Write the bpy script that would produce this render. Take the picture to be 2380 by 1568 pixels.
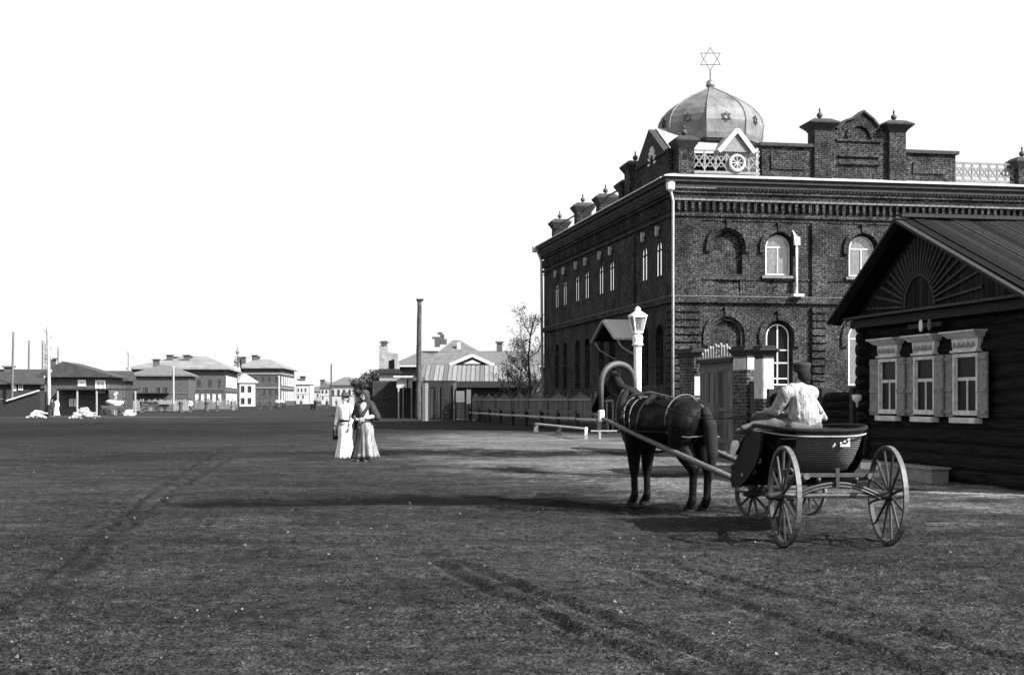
import bpy, bmesh, math, random
import numpy as np
from mathutils import Vector, Matrix, noise
R = math.radians
random.seed(7)
for o in list(bpy.data.objects): bpy.data.objects.remove(o)
S = bpy.context.scene; COL = S.collection
# ------------------------------------------------------------------ camera, sky, sun, exposure
F_, CX, HY, H0 = 3190.0, 1190.0, 930.0, 1.5          # focal length / centre / horizon in a 2380x1568 frame, eye height (m)
cd = bpy.data.cameras.new('camera'); cam = bpy.data.objects.new('camera', cd); COL.objects.link(cam)
cam.location = (0, 0, H0); cam.rotation_euler = (R(90), 0, 0)
cd.sensor_width = 36; cd.lens = 36 * F_ / 2380; cd.shift_y = (HY - 784) / 2380
cd.clip_start = 0.1; cd.clip_end = 6000; S.camera = cam
SUN_EL, SUN_AZ = R(38), math.atan2(0.84, -0.54)       # azimuth measured from +Y towards +X
W = bpy.data.worlds.new('World'); S.world = W; W.use_nodes = True
nt = W.node_tree; nt.nodes.clear()
sky = nt.nodes.new('ShaderNodeTexSky'); sky.sky_type = 'NISHITA'; sky.sun_disc = False
sky.sun_elevation = SUN_EL; sky.sun_rotation = SUN_AZ; sky.dust_density = 2.5; sky.air_density = 1.2
bw = nt.nodes.new('ShaderNodeRGBToBW'); bg = nt.nodes.new('ShaderNodeBackground'); ow = nt.nodes.new('ShaderNodeOutputWorld')
nt.links.new(sky.outputs[0], bw.inputs[0]); nt.links.new(bg.outputs[0], ow.inputs[0])
# brightness floor added to the sky colour, highest low over the horizon (blue-sensitive plates record it as white)
tcw = nt.nodes.new('ShaderNodeTexCoord'); sxyz = nt.nodes.new('ShaderNodeSeparateXYZ'); sky_floor = nt.nodes.new('ShaderNodeMapRange'); mxs = nt.nodes.new('ShaderNodeMath'); mxs.operation = 'MAXIMUM'
nt.links.new(tcw.outputs['Generated'], sxyz.inputs[0]); nt.links.new(sxyz.outputs[2], sky_floor.inputs[0]); sky_floor.interpolation_type = 'SMOOTHSTEP'
sky_floor.inputs[1].default_value = .3; sky_floor.inputs[2].default_value = .55; sky_floor.inputs[3].default_value = 3.4; sky_floor.inputs[4].default_value = .6
nt.links.new(bw.outputs[0], mxs.inputs[0]); nt.links.new(sky_floor.outputs[0], mxs.inputs[1]); nt.links.new(mxs.outputs[0], bg.inputs[0])
bg.inputs[1].default_value = 0.12
sl = bpy.data.lights.new('sun', 'SUN'); sl.energy = 5.0; sl.angle = R(0.53); sl.color = (1, 1, 1)
sun = bpy.data.objects.new('sun', sl); COL.objects.link(sun)
sd = Vector((math.sin(SUN_AZ) * math.cos(SUN_EL), math.cos(SUN_AZ) * math.cos(SUN_EL), math.sin(SUN_EL)))
sun.rotation_euler = sd.to_track_quat('Z', 'Y').to_euler(); sun.location = (40, -20, 40)
vs = S.view_settings; vs.view_transform = 'Standard'; vs.look = 'None'; vs.gamma = 1; vs.exposure = 1.3
S.render.resolution_x = 1024; S.render.resolution_y = 674
S.render.engine = 'CYCLES'
# ------------------------------------------------------------------ helpers
def gx(px, Y): return (px - CX) / F_ * Y
def gz(py, Y): return H0 + (HY - py) / F_ * Y
def gp(px, py):
    Y = H0 * F_ / (py - HY); return Vector((gx(px, Y), Y, 0))
def tag(o, label=None, cat=None, group=None, kind=None):
    if label: o['label'] = label
    if cat: o['category'] = cat
    if group: o['group'] = group
    if kind: o['kind'] = kind
    return o
def empty(name, loc=(0, 0, 0), rz=0, label=None, cat=None, group=None):
    o = bpy.data.objects.new(name, None); COL.objects.link(o); o.location = loc; o.rotation_euler = (0, 0, rz)
    o.empty_display_size = .3
    return tag(o, label, cat, group)
def kids(o): return [c for c in bpy.data.objects if c.parent == o]
def copy_tree(o, parent=None):
    c = o.copy(); COL.objects.link(c); c.parent = parent
    for k in kids(o): copy_tree(k, c)
    return c
class MB:
    def __init__(s): s.v = []; s.f = []
    def add(s, vs, fs):
        n = len(s.v); s.v += [tuple(p) for p in vs]; s.f += [tuple(i + n for i in f) for f in fs]; return s
    def box(s, x0, x1, y0, y1, z0, z1):
        return s.hexa([(x0,y0,z0),(x1,y0,z0),(x1,y1,z0),(x0,y1,z0)], [(x0,y0,z1),(x1,y0,z1),(x1,y1,z1),(x0,y1,z1)])
    def hexa(s, lo, hi):
        n = len(lo)
        return s.add(list(lo) + list(hi), [tuple(reversed(range(n))), tuple(range(n, 2*n))] + [(i, (i+1) % n, n+(i+1) % n, n+i) for i in range(n)])
    def bar(s, p, q, w, h=None, up=(0, 0, 1)):
        p, q = Vector(p), Vector(q); h = w if h is None else h; d = (q - p).normalized(); u = Vector(up)
        if abs(d.dot(u)) > .98: u = Vector((0, 1, 0))
        a = d.cross(u).normalized(); b = a.cross(d).normalized()
        f = lambda c: [c - a*w/2 - b*h/2, c + a*w/2 - b*h/2, c + a*w/2 + b*h/2, c - a*w/2 + b*h/2]
        lo, hi = f(p), f(q)
        return s.hexa(lo, hi)
    def tube(s, pts, r, n=8, cap=True, closed=False):
        pts = [Vector(p) for p in pts]; m = len(pts); rr = r if isinstance(r, (list, tuple)) else [r]*m
        vs = []; last = None
        for i, p in enumerate(pts):
            if closed: d = (pts[(i+1) % m] - pts[i-1]).normalized()
            else: d = (pts[min(i+1, m-1)] - pts[max(i-1, 0)]).normalized()
            if last is None:
                u = Vector((0, 0, 1)) if abs(d.z) < .9 else Vector((1, 0, 0)); a = d.cross(u).normalized()
            else: a = (last - d*last.dot(d)).normalized()
            last = a; b = d.cross(a)
            vs += [p + (a*math.cos(2*math.pi*k/n) + b*math.sin(2*math.pi*k/n))*rr[i] for k in range(n)]
        fs = []
        for i in range(m if closed else m-1):
            j = (i+1) % m
            fs += [(i*n+k, i*n+(k+1) % n, j*n+(k+1) % n, j*n+k) for k in range(n)]
        if cap and not closed: fs += [tuple(reversed(range(n))), tuple(range((m-1)*n, m*n))]
        return s.add(vs, fs)
    def lathe(s, prof, c=(0, 0, 0), n=16, a0=0):
        vs = []
        for r, z in prof: vs += [(c[0]+r*math.cos(a0+2*math.pi*k/n), c[1]+r*math.sin(a0+2*math.pi*k/n), c[2]+z) for k in range(n)]
        m = len(prof); fs = [(i*n+k, i*n+(k+1) % n, (i+1)*n+(k+1) % n, (i+1)*n+k) for i in range(m-1) for k in range(n)]
        return s.add(vs, fs + [tuple(reversed(range(n))), tuple(range((m-1)*n, m*n))])
    def ball(s, c, r, n=12):
        m = max(4, n//2)
        return s.lathe([(max(1e-4, r*math.sin(math.pi*i/m)), -r*math.cos(math.pi*i/m)) for i in range(m+1)], c, n)
    def prism(s, poly, d0, d1, axis='y'):              # poly in the plane across axis: y -> (x,z), x -> (y,z), z -> (x,y)
        g = {'y': lambda p, d: (p[0], d, p[1]), 'x': lambda p, d: (d, p[0], p[1]), 'z': lambda p, d: (p[0], p[1], d)}[axis]
        return s.hexa([g(p, d0) for p in poly], [g(p, d1) for p in poly])
    def ring(s, inner, outer, d0, d1, axis='y'):       # open band between two polylines of equal count
        n = len(inner)
        for i in range(n-1):
            s.prism([inner[i], outer[i], outer[i+1], inner[i+1]], d0, d1, axis)
        return s
    def build(s, name, mat, parent=None, smooth=False, bev=0):
        me = bpy.data.meshes.new(name); me.from_pydata(s.v, [], s.f)
        bm = bmesh.new(); bm.from_mesh(me); bmesh.ops.recalc_face_normals(bm, faces=bm.faces)
        if bev: bmesh.ops.bevel(bm, geom=[e for e in bm.edges], offset=bev, segments=1, affect='EDGES', clamp_overlap=True)
        bm.to_mesh(me); bm.free()
        me.materials.append(mat)
        if smooth: me.shade_smooth() if hasattr(me, 'shade_smooth') else None
        o = bpy.data.objects.new(name, me); COL.objects.link(o); o.parent = parent
        return o
def bake(o, mods):
    for f in mods: f(o)
    dg = bpy.context.evaluated_depsgraph_get(); dg.update()
    me = bpy.data.meshes.new_from_object(o.evaluated_get(dg)); o.modifiers.clear(); o.data = me; return o
def boolean(o, cutter):
    def f(o):
        m = o.modifiers.new('b', 'BOOLEAN'); m.operation = 'DIFFERENCE'; m.object = cutter; m.solver = 'EXACT'; m.use_self = True
    bake(o, [f]); bpy.data.objects.remove(cutter); return o
def arch(x0, x1, zb, zs, rise=None, n=12):
    c = (x0+x1)/2; r = (x1-x0)/2; rise = r if rise is None else rise
    return [(x0, zb)] + [(c - r*math.cos(math.pi*k/n), zs + rise*math.sin(math.pi*k/n)) for k in range(n+1)] + [(x1, zb)]
def blob(name, prims, mat, parent=None, vox=.02, sm=6, fac=.5):
    mb = MB()
    for p in prims:
        if p[0] == 'c':
            a, b = Vector(p[1]), Vector(p[2]); r0, r1 = p[3], p[4]; d = (b-a); L = d.length; d = d.normalized() if L > 1e-6 else Vector((0, 0, 1))
            pts = []; rr = []
            for k in range(5): t = math.pi/2*(k/4); pts.append(a - d*r0*math.cos(t)); rr.append(max(1e-3, r0*math.sin(t)))
            for k in range(5): t = math.pi/2*(k/4); pts.append(b + d*r1*math.sin(t)); rr.append(max(1e-3, r1*math.cos(t)))
            mb.tube(pts, rr, 12)
        else:
            c, rad = Vector(p[1]), p[2]; rot = Matrix.Rotation(p[3], 3, p[4]) if len(p) > 3 else Matrix.Identity(3)
            n, m = 14, 8; vs = []
            for i in range(m+1):
                t = math.pi*i/m
                for k in range(n):
                    a = 2*math.pi*k/n; st = max(.01, math.sin(t))
                    vs.append(c + rot @ Vector((rad[0]*st*math.cos(a), rad[1]*st*math.sin(a), -rad[2]*math.cos(t))))
            mb.add(vs, [(i*n+k, i*n+(k+1) % n, (i+1)*n+(k+1) % n, (i+1)*n+k) for i in range(m) for k in range(n)] + [tuple(reversed(range(n))), tuple(range(m*n, (m+1)*n))])
    o = mb.build(name, mat, parent)
    def f(o):
        m = o.modifiers.new('r', 'REMESH'); m.mode = 'VOXEL'; m.voxel_size = vox
        s = o.modifiers.new('s', 'SMOOTH'); s.iterations = sm; s.factor = fac
    bake(o, [f]); o.data.shade_smooth()
    if not o.data.materials: o.data.materials.append(mat)
    return o
# ------------------------------------------------------------------ materials (all grey: the place is known only from a monochrome print)
MATS = {}
def M(name, v, rough=.85, var=.35, scale=4.0, st=(1, 1, 1), metal=0, bump=0, bscale=20, det=5, speck=0, spec=.3):
    if name in MATS: return MATS[name]
    m = bpy.data.materials.new(name); m.use_nodes = True; N = m.node_tree.nodes; L = m.node_tree.links
    b = N['Principled BSDF']; b.inputs['Roughness'].default_value = rough; b.inputs['Metallic'].default_value = metal
    b.inputs['Specular IOR Level'].default_value = spec
    tc = N.new('ShaderNodeTexCoord'); mp = N.new('ShaderNodeMapping'); mp.inputs['Scale'].default_value = st
    L.new(tc.outputs['Object'], mp.inputs[0])
    no = N.new('ShaderNodeTexNoise'); no.inputs['Scale'].default_value = scale; no.inputs['Detail'].default_value = det; no.inputs['Roughness'].default_value = .65
    L.new(mp.outputs[0], no.inputs['Vector'])
    mr = N.new('ShaderNodeMapRange'); mr.inputs[1].default_value = .3; mr.inputs[2].default_value = .7
    mr.inputs[3].default_value = v*(1-var); mr.inputs[4].default_value = v*(1+var); L.new(no.outputs[0], mr.inputs[0])
    out = mr.outputs[0]
    if speck:
        n2 = N.new('ShaderNodeTexNoise'); n2.inputs['Scale'].default_value = scale*9; n2.inputs['Detail'].default_value = 2; L.new(mp.outputs[0], n2.inputs['Vector'])
        r2 = N.new('ShaderNodeMapRange'); r2.inputs[1].default_value = .35; r2.inputs[2].default_value = .65; r2.inputs[3].default_value = 1-speck; r2.inputs[4].default_value = 1+speck
        L.new(n2.outputs[0], r2.inputs[0]); mu = N.new('ShaderNodeMath'); mu.operation = 'MULTIPLY'; L.new(out, mu.inputs[0]); L.new(r2.outputs[0], mu.inputs[1]); out = mu.outputs[0]
    L.new(out, b.inputs['Base Color'])
    if bump:
        n3 = N.new('ShaderNodeTexNoise'); n3.inputs['Scale'].default_value = bscale; n3.inputs['Detail'].default_value = 4; L.new(mp.outputs[0], n3.inputs['Vector'])
        bu = N.new('ShaderNodeBump'); bu.inputs['Strength'].default_value = .8; bu.inputs['Distance'].default_value = bump; L.new(n3.outputs[0], bu.inputs['Height']); L.new(bu.outputs[0], b.inputs['Normal'])
    MATS[name] = m; return m
def brick(name, vb, vm, bw_=.27, bh=.088, mort=.014, big=.6):
    m = bpy.data.materials.new(name); m.use_nodes = True; N = m.node_tree.nodes; L = m.node_tree.links; b = N['Principled BSDF']
    b.inputs['Roughness'].default_value = .9; b.inputs['Specular IOR Level'].default_value = .15
    tc = N.new('ShaderNodeTexCoord'); sp = N.new('ShaderNodeSeparateXYZ'); sn = N.new('ShaderNodeSeparateXYZ')
    L.new(tc.outputs['Object'], sp.inputs[0]); L.new(tc.outputs['Normal'], sn.inputs[0])
    ab = N.new('ShaderNodeMath'); ab.operation = 'ABSOLUTE'; L.new(sn.outputs[0], ab.inputs[0])
    gt = N.new('ShaderNodeMath'); gt.operation = 'GREATER_THAN'; gt.inputs[1].default_value = .7; L.new(ab.outputs[0], gt.inputs[0])
    mx = N.new('ShaderNodeMix'); L.new(gt.outputs[0], mx.inputs[0]); L.new(sp.outputs[0], mx.inputs[2]); L.new(sp.outputs[1], mx.inputs[3])
    cb = N.new('ShaderNodeCombineXYZ'); L.new(mx.outputs[0], cb.inputs[0]); L.new(sp.outputs[2], cb.inputs[1])
    jn = N.new('ShaderNodeTexNoise'); jn.inputs['Scale'].default_value = 3.5; jn.inputs['Detail'].default_value = 3; L.new(tc.outputs['Object'], jn.inputs['Vector']); js = N.new('ShaderNodeVectorMath'); js.operation = 'MULTIPLY_ADD'; js.inputs[1].default_value = (.05, .03, 0); L.new(jn.outputs['Color'], js.inputs[0]); L.new(cb.outputs[0], js.inputs[2])
    bt = N.new('ShaderNodeTexBrick'); L.new(js.outputs[0], bt.inputs[0]); bt.inputs['Scale'].default_value = 1
    bt.inputs['Brick Width'].default_value = bw_; bt.inputs['Row Height'].default_value = bh; bt.inputs['Mortar Size'].default_value = mort; bt.inputs['Mortar Smooth'].default_value = .3; bt.inputs['Bias'].default_value = -.2
    bt.inputs['Color1'].default_value = (vb*.55,)*3+(1,); bt.inputs['Color2'].default_value = (vb*1.9,)*3+(1,); bt.inputs['Mortar'].default_value = (vm,)*3+(1,)
    def nz(sc, lo, hi, d=3):
        no = N.new('ShaderNodeTexNoise'); no.inputs['Scale'].default_value = sc; no.inputs['Detail'].default_value = d; L.new(tc.outputs['Object'], no.inputs['Vector'])
        mr = N.new('ShaderNodeMapRange'); mr.inputs[1].default_value = .32; mr.inputs[2].default_value = .68; mr.inputs[3].default_value = lo; mr.inputs[4].default_value = hi; L.new(no.outputs[0], mr.inputs[0]); return mr.outputs[0]
    a = N.new('ShaderNodeMath'); a.operation = 'MULTIPLY'; L.new(nz(.8, 1-big, 1+big), a.inputs[0]); L.new(nz(8, .15, 2.2, 4), a.inputs[1])
    v = N.new('ShaderNodeVectorMath'); v.operation = 'SCALE'; L.new(bt.outputs[0], v.inputs[0]); L.new(a.outputs[0], v.inputs['Scale'])
    fl = N.new('ShaderNodeTexNoise'); fl.inputs['Scale'].default_value = 5.5; fl.inputs['Detail'].default_value = 5; fl.inputs['Roughness'].default_value = .8; L.new(tc.outputs['Object'], fl.inputs['Vector']); fr = N.new('ShaderNodeMapRange'); fr.inputs[1].default_value = .6; fr.inputs[2].default_value = .78; fr.inputs[3].default_value = 0; fr.inputs[4].default_value = vm*1.3; L.new(fl.outputs[0], fr.inputs[0])
    ad = N.new('ShaderNodeVectorMath'); ad.operation = 'ADD'; L.new(v.outputs[0], ad.inputs[0]); L.new(fr.outputs[0], ad.inputs[1]); L.new(ad.outputs[0], b.inputs['Base Color'])
    bu = N.new('ShaderNodeBump'); bu.inputs['Strength'].default_value = .7; bu.inputs['Distance'].default_value = .012; bu.invert = True; L.new(bt.outputs['Fac'], bu.inputs['Height']); L.new(bu.outputs[0], b.inputs['Normal'])
    MATS[name] = m; return m
def planks(name, v, w=.16, axis=0, var=.45, gap=.0):
    """boards running vertically (axis 0/1 picks the across direction) with darker joints"""
    m = bpy.data.materials.new(name); m.use_nodes = True; N = m.node_tree.nodes; L = m.node_tree.links; b = N['Principled BSDF']; b.inputs['Roughness'].default_value = .9; b.inputs['Specular IOR Level'].default_value = .15
    tc = N.new('ShaderNodeTexCoord'); sp = N.new('ShaderNodeSeparateXYZ'); L.new(tc.outputs['Object'], sp.inputs[0])
    di = N.new('ShaderNodeMath'); di.operation = 'DIVIDE'; di.inputs[1].default_value = w; L.new(sp.outputs[axis], di.inputs[0])
    fl = N.new('ShaderNodeMath'); fl.operation = 'FLOOR'; L.new(di.outputs[0], fl.inputs[0])
    wn = N.new('ShaderNodeTexWhiteNoise'); wn.noise_dimensions = '1D'; L.new(fl.outputs[0], wn.inputs['W'])
    fr = N.new('ShaderNodeMath'); fr.operation = 'FRACT'; L.new(di.outputs[0], fr.inputs[0])
    pp = N.new('ShaderNodeMath'); pp.operation = 'PINGPONG'; pp.inputs[1].default_value = .5; L.new(fr.outputs[0], pp.inputs[0])
    ed = N.new('ShaderNodeMapRange'); ed.inputs[1].default_value = .03; ed.inputs[2].default_value = .12; ed.inputs[3].default_value = .15; ed.inputs[4].default_value = 1; L.new(pp.outputs[0], ed.inputs[0])
    mr = N.new('ShaderNodeMapRange'); mr.inputs[3].default_value = v*(1-var); mr.inputs[4].default_value = v*(1+var); L.new(wn.outputs[0], mr.inputs[0])
    mp = N.new('ShaderNodeMapping'); sc = [14, 14, 14]; sc[2 if axis != 2 else 0] = 1.2; mp.inputs['Scale'].default_value = sc; L.new(tc.outputs['Object'], mp.inputs[0])
    no = N.new('ShaderNodeTexNoise'); no.inputs['Scale'].default_value = 1; no.inputs['Detail'].default_value = 4; L.new(mp.outputs[0], no.inputs['Vector'])
    n2 = N.new('ShaderNodeMapRange'); n2.inputs[1].default_value = .3; n2.inputs[2].default_value = .7; n2.inputs[3].default_value = .5; n2.inputs[4].default_value = 1.5; L.new(no.outputs[0], n2.inputs[0])
    a = N.new('ShaderNodeMath'); a.operation = 'MULTIPLY'; L.new(mr.outputs[0], a.inputs[0]); L.new(n2.outputs[0], a.inputs[1])
    c = N.new('ShaderNodeMath'); c.operation = 'MULTIPLY'; L.new(a.outputs[0], c.inputs[0]); L.new(ed.outputs[0], c.inputs[1]); L.new(c.outputs[0], b.inputs['Base Color'])
    bu = N.new('ShaderNodeBump'); bu.inputs['Strength'].default_value = .6; bu.inputs['Distance'].default_value = .02; L.new(ed.outputs[0], bu.inputs['Height']); L.new(bu.outputs[0], b.inputs['Normal'])
    MATS[name] = m; return m
BR = brick('dark_brick', .010, .058)
WHITE = M('white_paint_and_light', .7, .55, .08, 6, bump=.002)
WHT2 = M('weathered_whitewash_and_light', .4, .8, .3, 5, speck=.25)
STONE = M('pale_stone', .13, .9, .4, 6, speck=.3)
DARK = M('dark_wood', .018, .85, .5, 5, (6, 6, 1), bump=.006)
LOG = M('log_wood', .016, .9, .75, 3, (1, .7, 9), bump=.02, spec=.05, speck=.5)
BLACK = M('black_leather', .01, .75, .3, 8, spec=.08)
GREYW = M('weathered_wood', .09, .85, .4, 5, (5, 5, 1), speck=.3, bump=.004)
PALEW = M('pale_wood', .25, .85, .3, 5, (5, 5, 1), speck=.25, bump=.004)
GLD = M('dark_window_glass', .006, .3, .3, 2, spec=.06)
GLS = M('sky_lit_window_glass', .62, .1, .15, 3, metal=1); GLC = M('curtained_glass', .16, .3, .35, 4, (3, 1, 1), metal=.55)
SHEET = M('zinc_sheet', .45, .45, .18, 3, metal=.25, speck=.15)
ROOFD = M('dark_roof_iron', .035, .6, .4, 2, speck=.3)
ROOFG = M('grey_roof_iron', .10, .7, .3, 2, speck=.3)
ROOFW = M('pale_roof_iron', .34, .6, .12, 2)
SKIN = M('skin', .28, .6, .15, 9)
# ------------------------------------------------------------------ ground: one polar sheet, fine near the eye, with clods and wheel ruts
def vnoise(x, y, seed):
    xi = np.floor(x).astype(np.int64); yi = np.floor(y).astype(np.int64); fx = x-xi; fy = y-yi; fx = fx*fx*(3-2*fx); fy = fy*fy*(3-2*fy)
    def h(a, b):
        n = (a*374761393 + b*668265263 + seed*1442695041) & 0x7fffffff; n = ((n ^ (n >> 13))*1274126177) & 0x7fffffff; n = (n ^ (n >> 16)) & 0x7fffffff
        return n/0x7fffffff
    return (h(xi, yi)*(1-fx)+h(xi+1, yi)*fx)*(1-fy) + (h(xi, yi+1)*(1-fx)+h(xi+1, yi+1)*fx)*fy
def rdist(x, y, pts):
    d = np.full(x.shape, 1e9)
    for (ax, ay), (bx, by) in zip(pts[:-1], pts[1:]):
        t = np.clip(((x-ax)*(bx-ax)+(y-ay)*(by-ay))/((bx-ax)**2+(by-ay)**2), 0, 1); d = np.minimum(d, np.hypot(x-ax-t*(bx-ax), y-ay-t*(by-ay)))
    return d
def rut(x, y, pts, w, dep):
    d = np.full(x.shape, 1e9); al = np.zeros(x.shape)
    for (a, b) in zip(pts[:-1], pts[1:]):
        ax, ay = a; bx, by = b; L2 = (bx-ax)**2+(by-ay)**2
        t = np.clip(((x-ax)*(bx-ax)+(y-ay)*(by-ay))/L2, 0, 1); d = np.minimum(d, np.hypot(x-ax-t*(bx-ax), y-ay-t*(by-ay)))
    q = d/w
    return dep*(-np.exp(-q*q) + .55*np.exp(-(q-1.9)**2*1.6))
def gpt(px, py): p = gp(px, py); return (p.x, p.y)
RUTS = [([gpt(1010, 1310), gpt(1150, 1380), gpt(1330, 1460), gpt(1560, 1560), gpt(1800, 1680)], .075, .055),
        ([gpt(1050, 1300), gpt(1230, 1372), gpt(1400, 1430), gpt(1650, 1535), gpt(1900, 1660)], .08, .05),
        ([gpt(1480, 1330), gpt(1700, 1400), gpt(1950, 1490), gpt(2250, 1600)], .09, .045),
        ([gpt(1560, 1310), gpt(1800, 1375), gpt(2080, 1450), gpt(2380, 1540)], .07, .04),
        ([gpt(120, 1390), gpt(260, 1250), gpt(420, 1130), gpt(560, 1050)], .11, .04),
        ([gpt(-60, 1480), gpt(200, 1270), gpt(360, 1140), gpt(520, 1040)], .1, .035),
        ([gpt(575, 1166), gpt(800, 1163), gpt(950, 1160), gpt(1150, 1162), gpt(1300, 1170), gpt(1540, 1180)], .95, .09),
        ([gpt(890, 1054), gpt(1020, 1050), gpt(1180, 1056), gpt(1330, 1052)], 1.9, .09),
        ([gpt(1150, 1090), gpt(1300, 1098), gpt(1480, 1104), gpt(1680, 1100)], .8, .08), ([gpt(80, 1072), gpt(230, 1066), gpt(380, 1056)], 2.6, .05),
        ([gpt(0, 1010), gpt(300, 1002), gpt(600, 1003), gpt(760, 1003)], 3.0, .08),
        ([gpt(-100, 985), gpt(300, 983), gpt(620, 984), gpt(780, 981)], 5.0, .08)]
def ground_h(x, y):
    x = np.asarray(x, float); y = np.asarray(y, float); r = np.hypot(x, y); n = vnoise
    z = (n(x*.15, y*.15, 1)-.5)*.05*np.clip((r-5)/40, 0, 1)
    m = n(x*.7+9, y*.7, 5); near = np.clip((60-r)/25, 0, 1)
    z += near*((n(x*1.3, y*1.3, 2)-.5)*.035 + (n(x*4.3, y*4.3, 3)-.5)*.016)
    a = n(x*11, y*11, 4); b = n(x*23+7, y*23, 6); c = n(x*47, y*47+3, 8)
    nr = np.clip((34-r)/14, 0, 1)
    z += nr*(.35+m)*((np.clip(a-.55, 0, 1)**1.3)*.05 + (b-.5)*.016 + (c-.5)*.010)
    for pts, w, dep in RUTS:
        j = (n(x*1.7, y*1.7, 11)-.5)*.5 if w < .2 else (n(x*.5, y*.9, 11)-.5)*.35; k = .55+.9*n(x*.9+3, y*.9, 12)
        z += rut(x+j*w*2.5, y+j*w*2.5, pts, w*(.8 if w < .2 else 1.15), dep*(.5 if w < .2 else .35))*k
    return z
rr = [0.0, 1.5, 3.0, 4.5, 5.5, 6.3]; r_ = 6.9
while r_ < 62: rr.append(r_); r_ += max(.02, r_*r_/2058*.62)
while r_ < 4000: rr.append(r_); r_ *= 1.045
rr.append(4500)
aa = list(np.linspace(-math.pi, -R(60), 40)[:-1]) + list(np.linspace(-R(60), -R(24), 110)[:-1]) + list(np.linspace(-R(24), R(24), 880)) + list(np.linspace(R(24), R(60), 110)[1:]) + list(np.linspace(R(60), math.pi, 40)[1:-1])
rr = np.array(rr); aa = np.array(aa); nr_, na = len(rr), len(aa)
RR, AA = np.meshgrid(rr, aa, indexing='ij'); GXX = RR*np.sin(AA); GYY = RR*np.cos(AA); GZZ = ground_h(GXX, GYY)
co = np.stack([GXX, GYY, GZZ], -1).reshape(-1, 3)
i0 = (np.arange(nr_-1)[:, None]*na + np.arange(na)[None, :]); i1 = (np.arange(nr_-1)[:, None]*na + (np.arange(na)+1)[None, :] % na)
quads = np.stack([i0, i1, i1+na, i0+na], -1).reshape(-1, 4)
me = bpy.data.meshes.new('ground'); me.vertices.add(len(co)); me.vertices.foreach_set('co', co.astype(np.float32).ravel())
me.loops.add(quads.size); me.loops.foreach_set('vertex_index', quads[:, ::-1].astype(np.int32).ravel())
me.polygons.add(len(quads)); me.polygons.foreach_set('loop_start', np.arange(0, quads.size, 4, dtype=np.int32)); me.polygons.foreach_set('loop_total', np.full(len(quads), 4, np.int32))
me.update(); me.validate(); me.shade_smooth()
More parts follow.
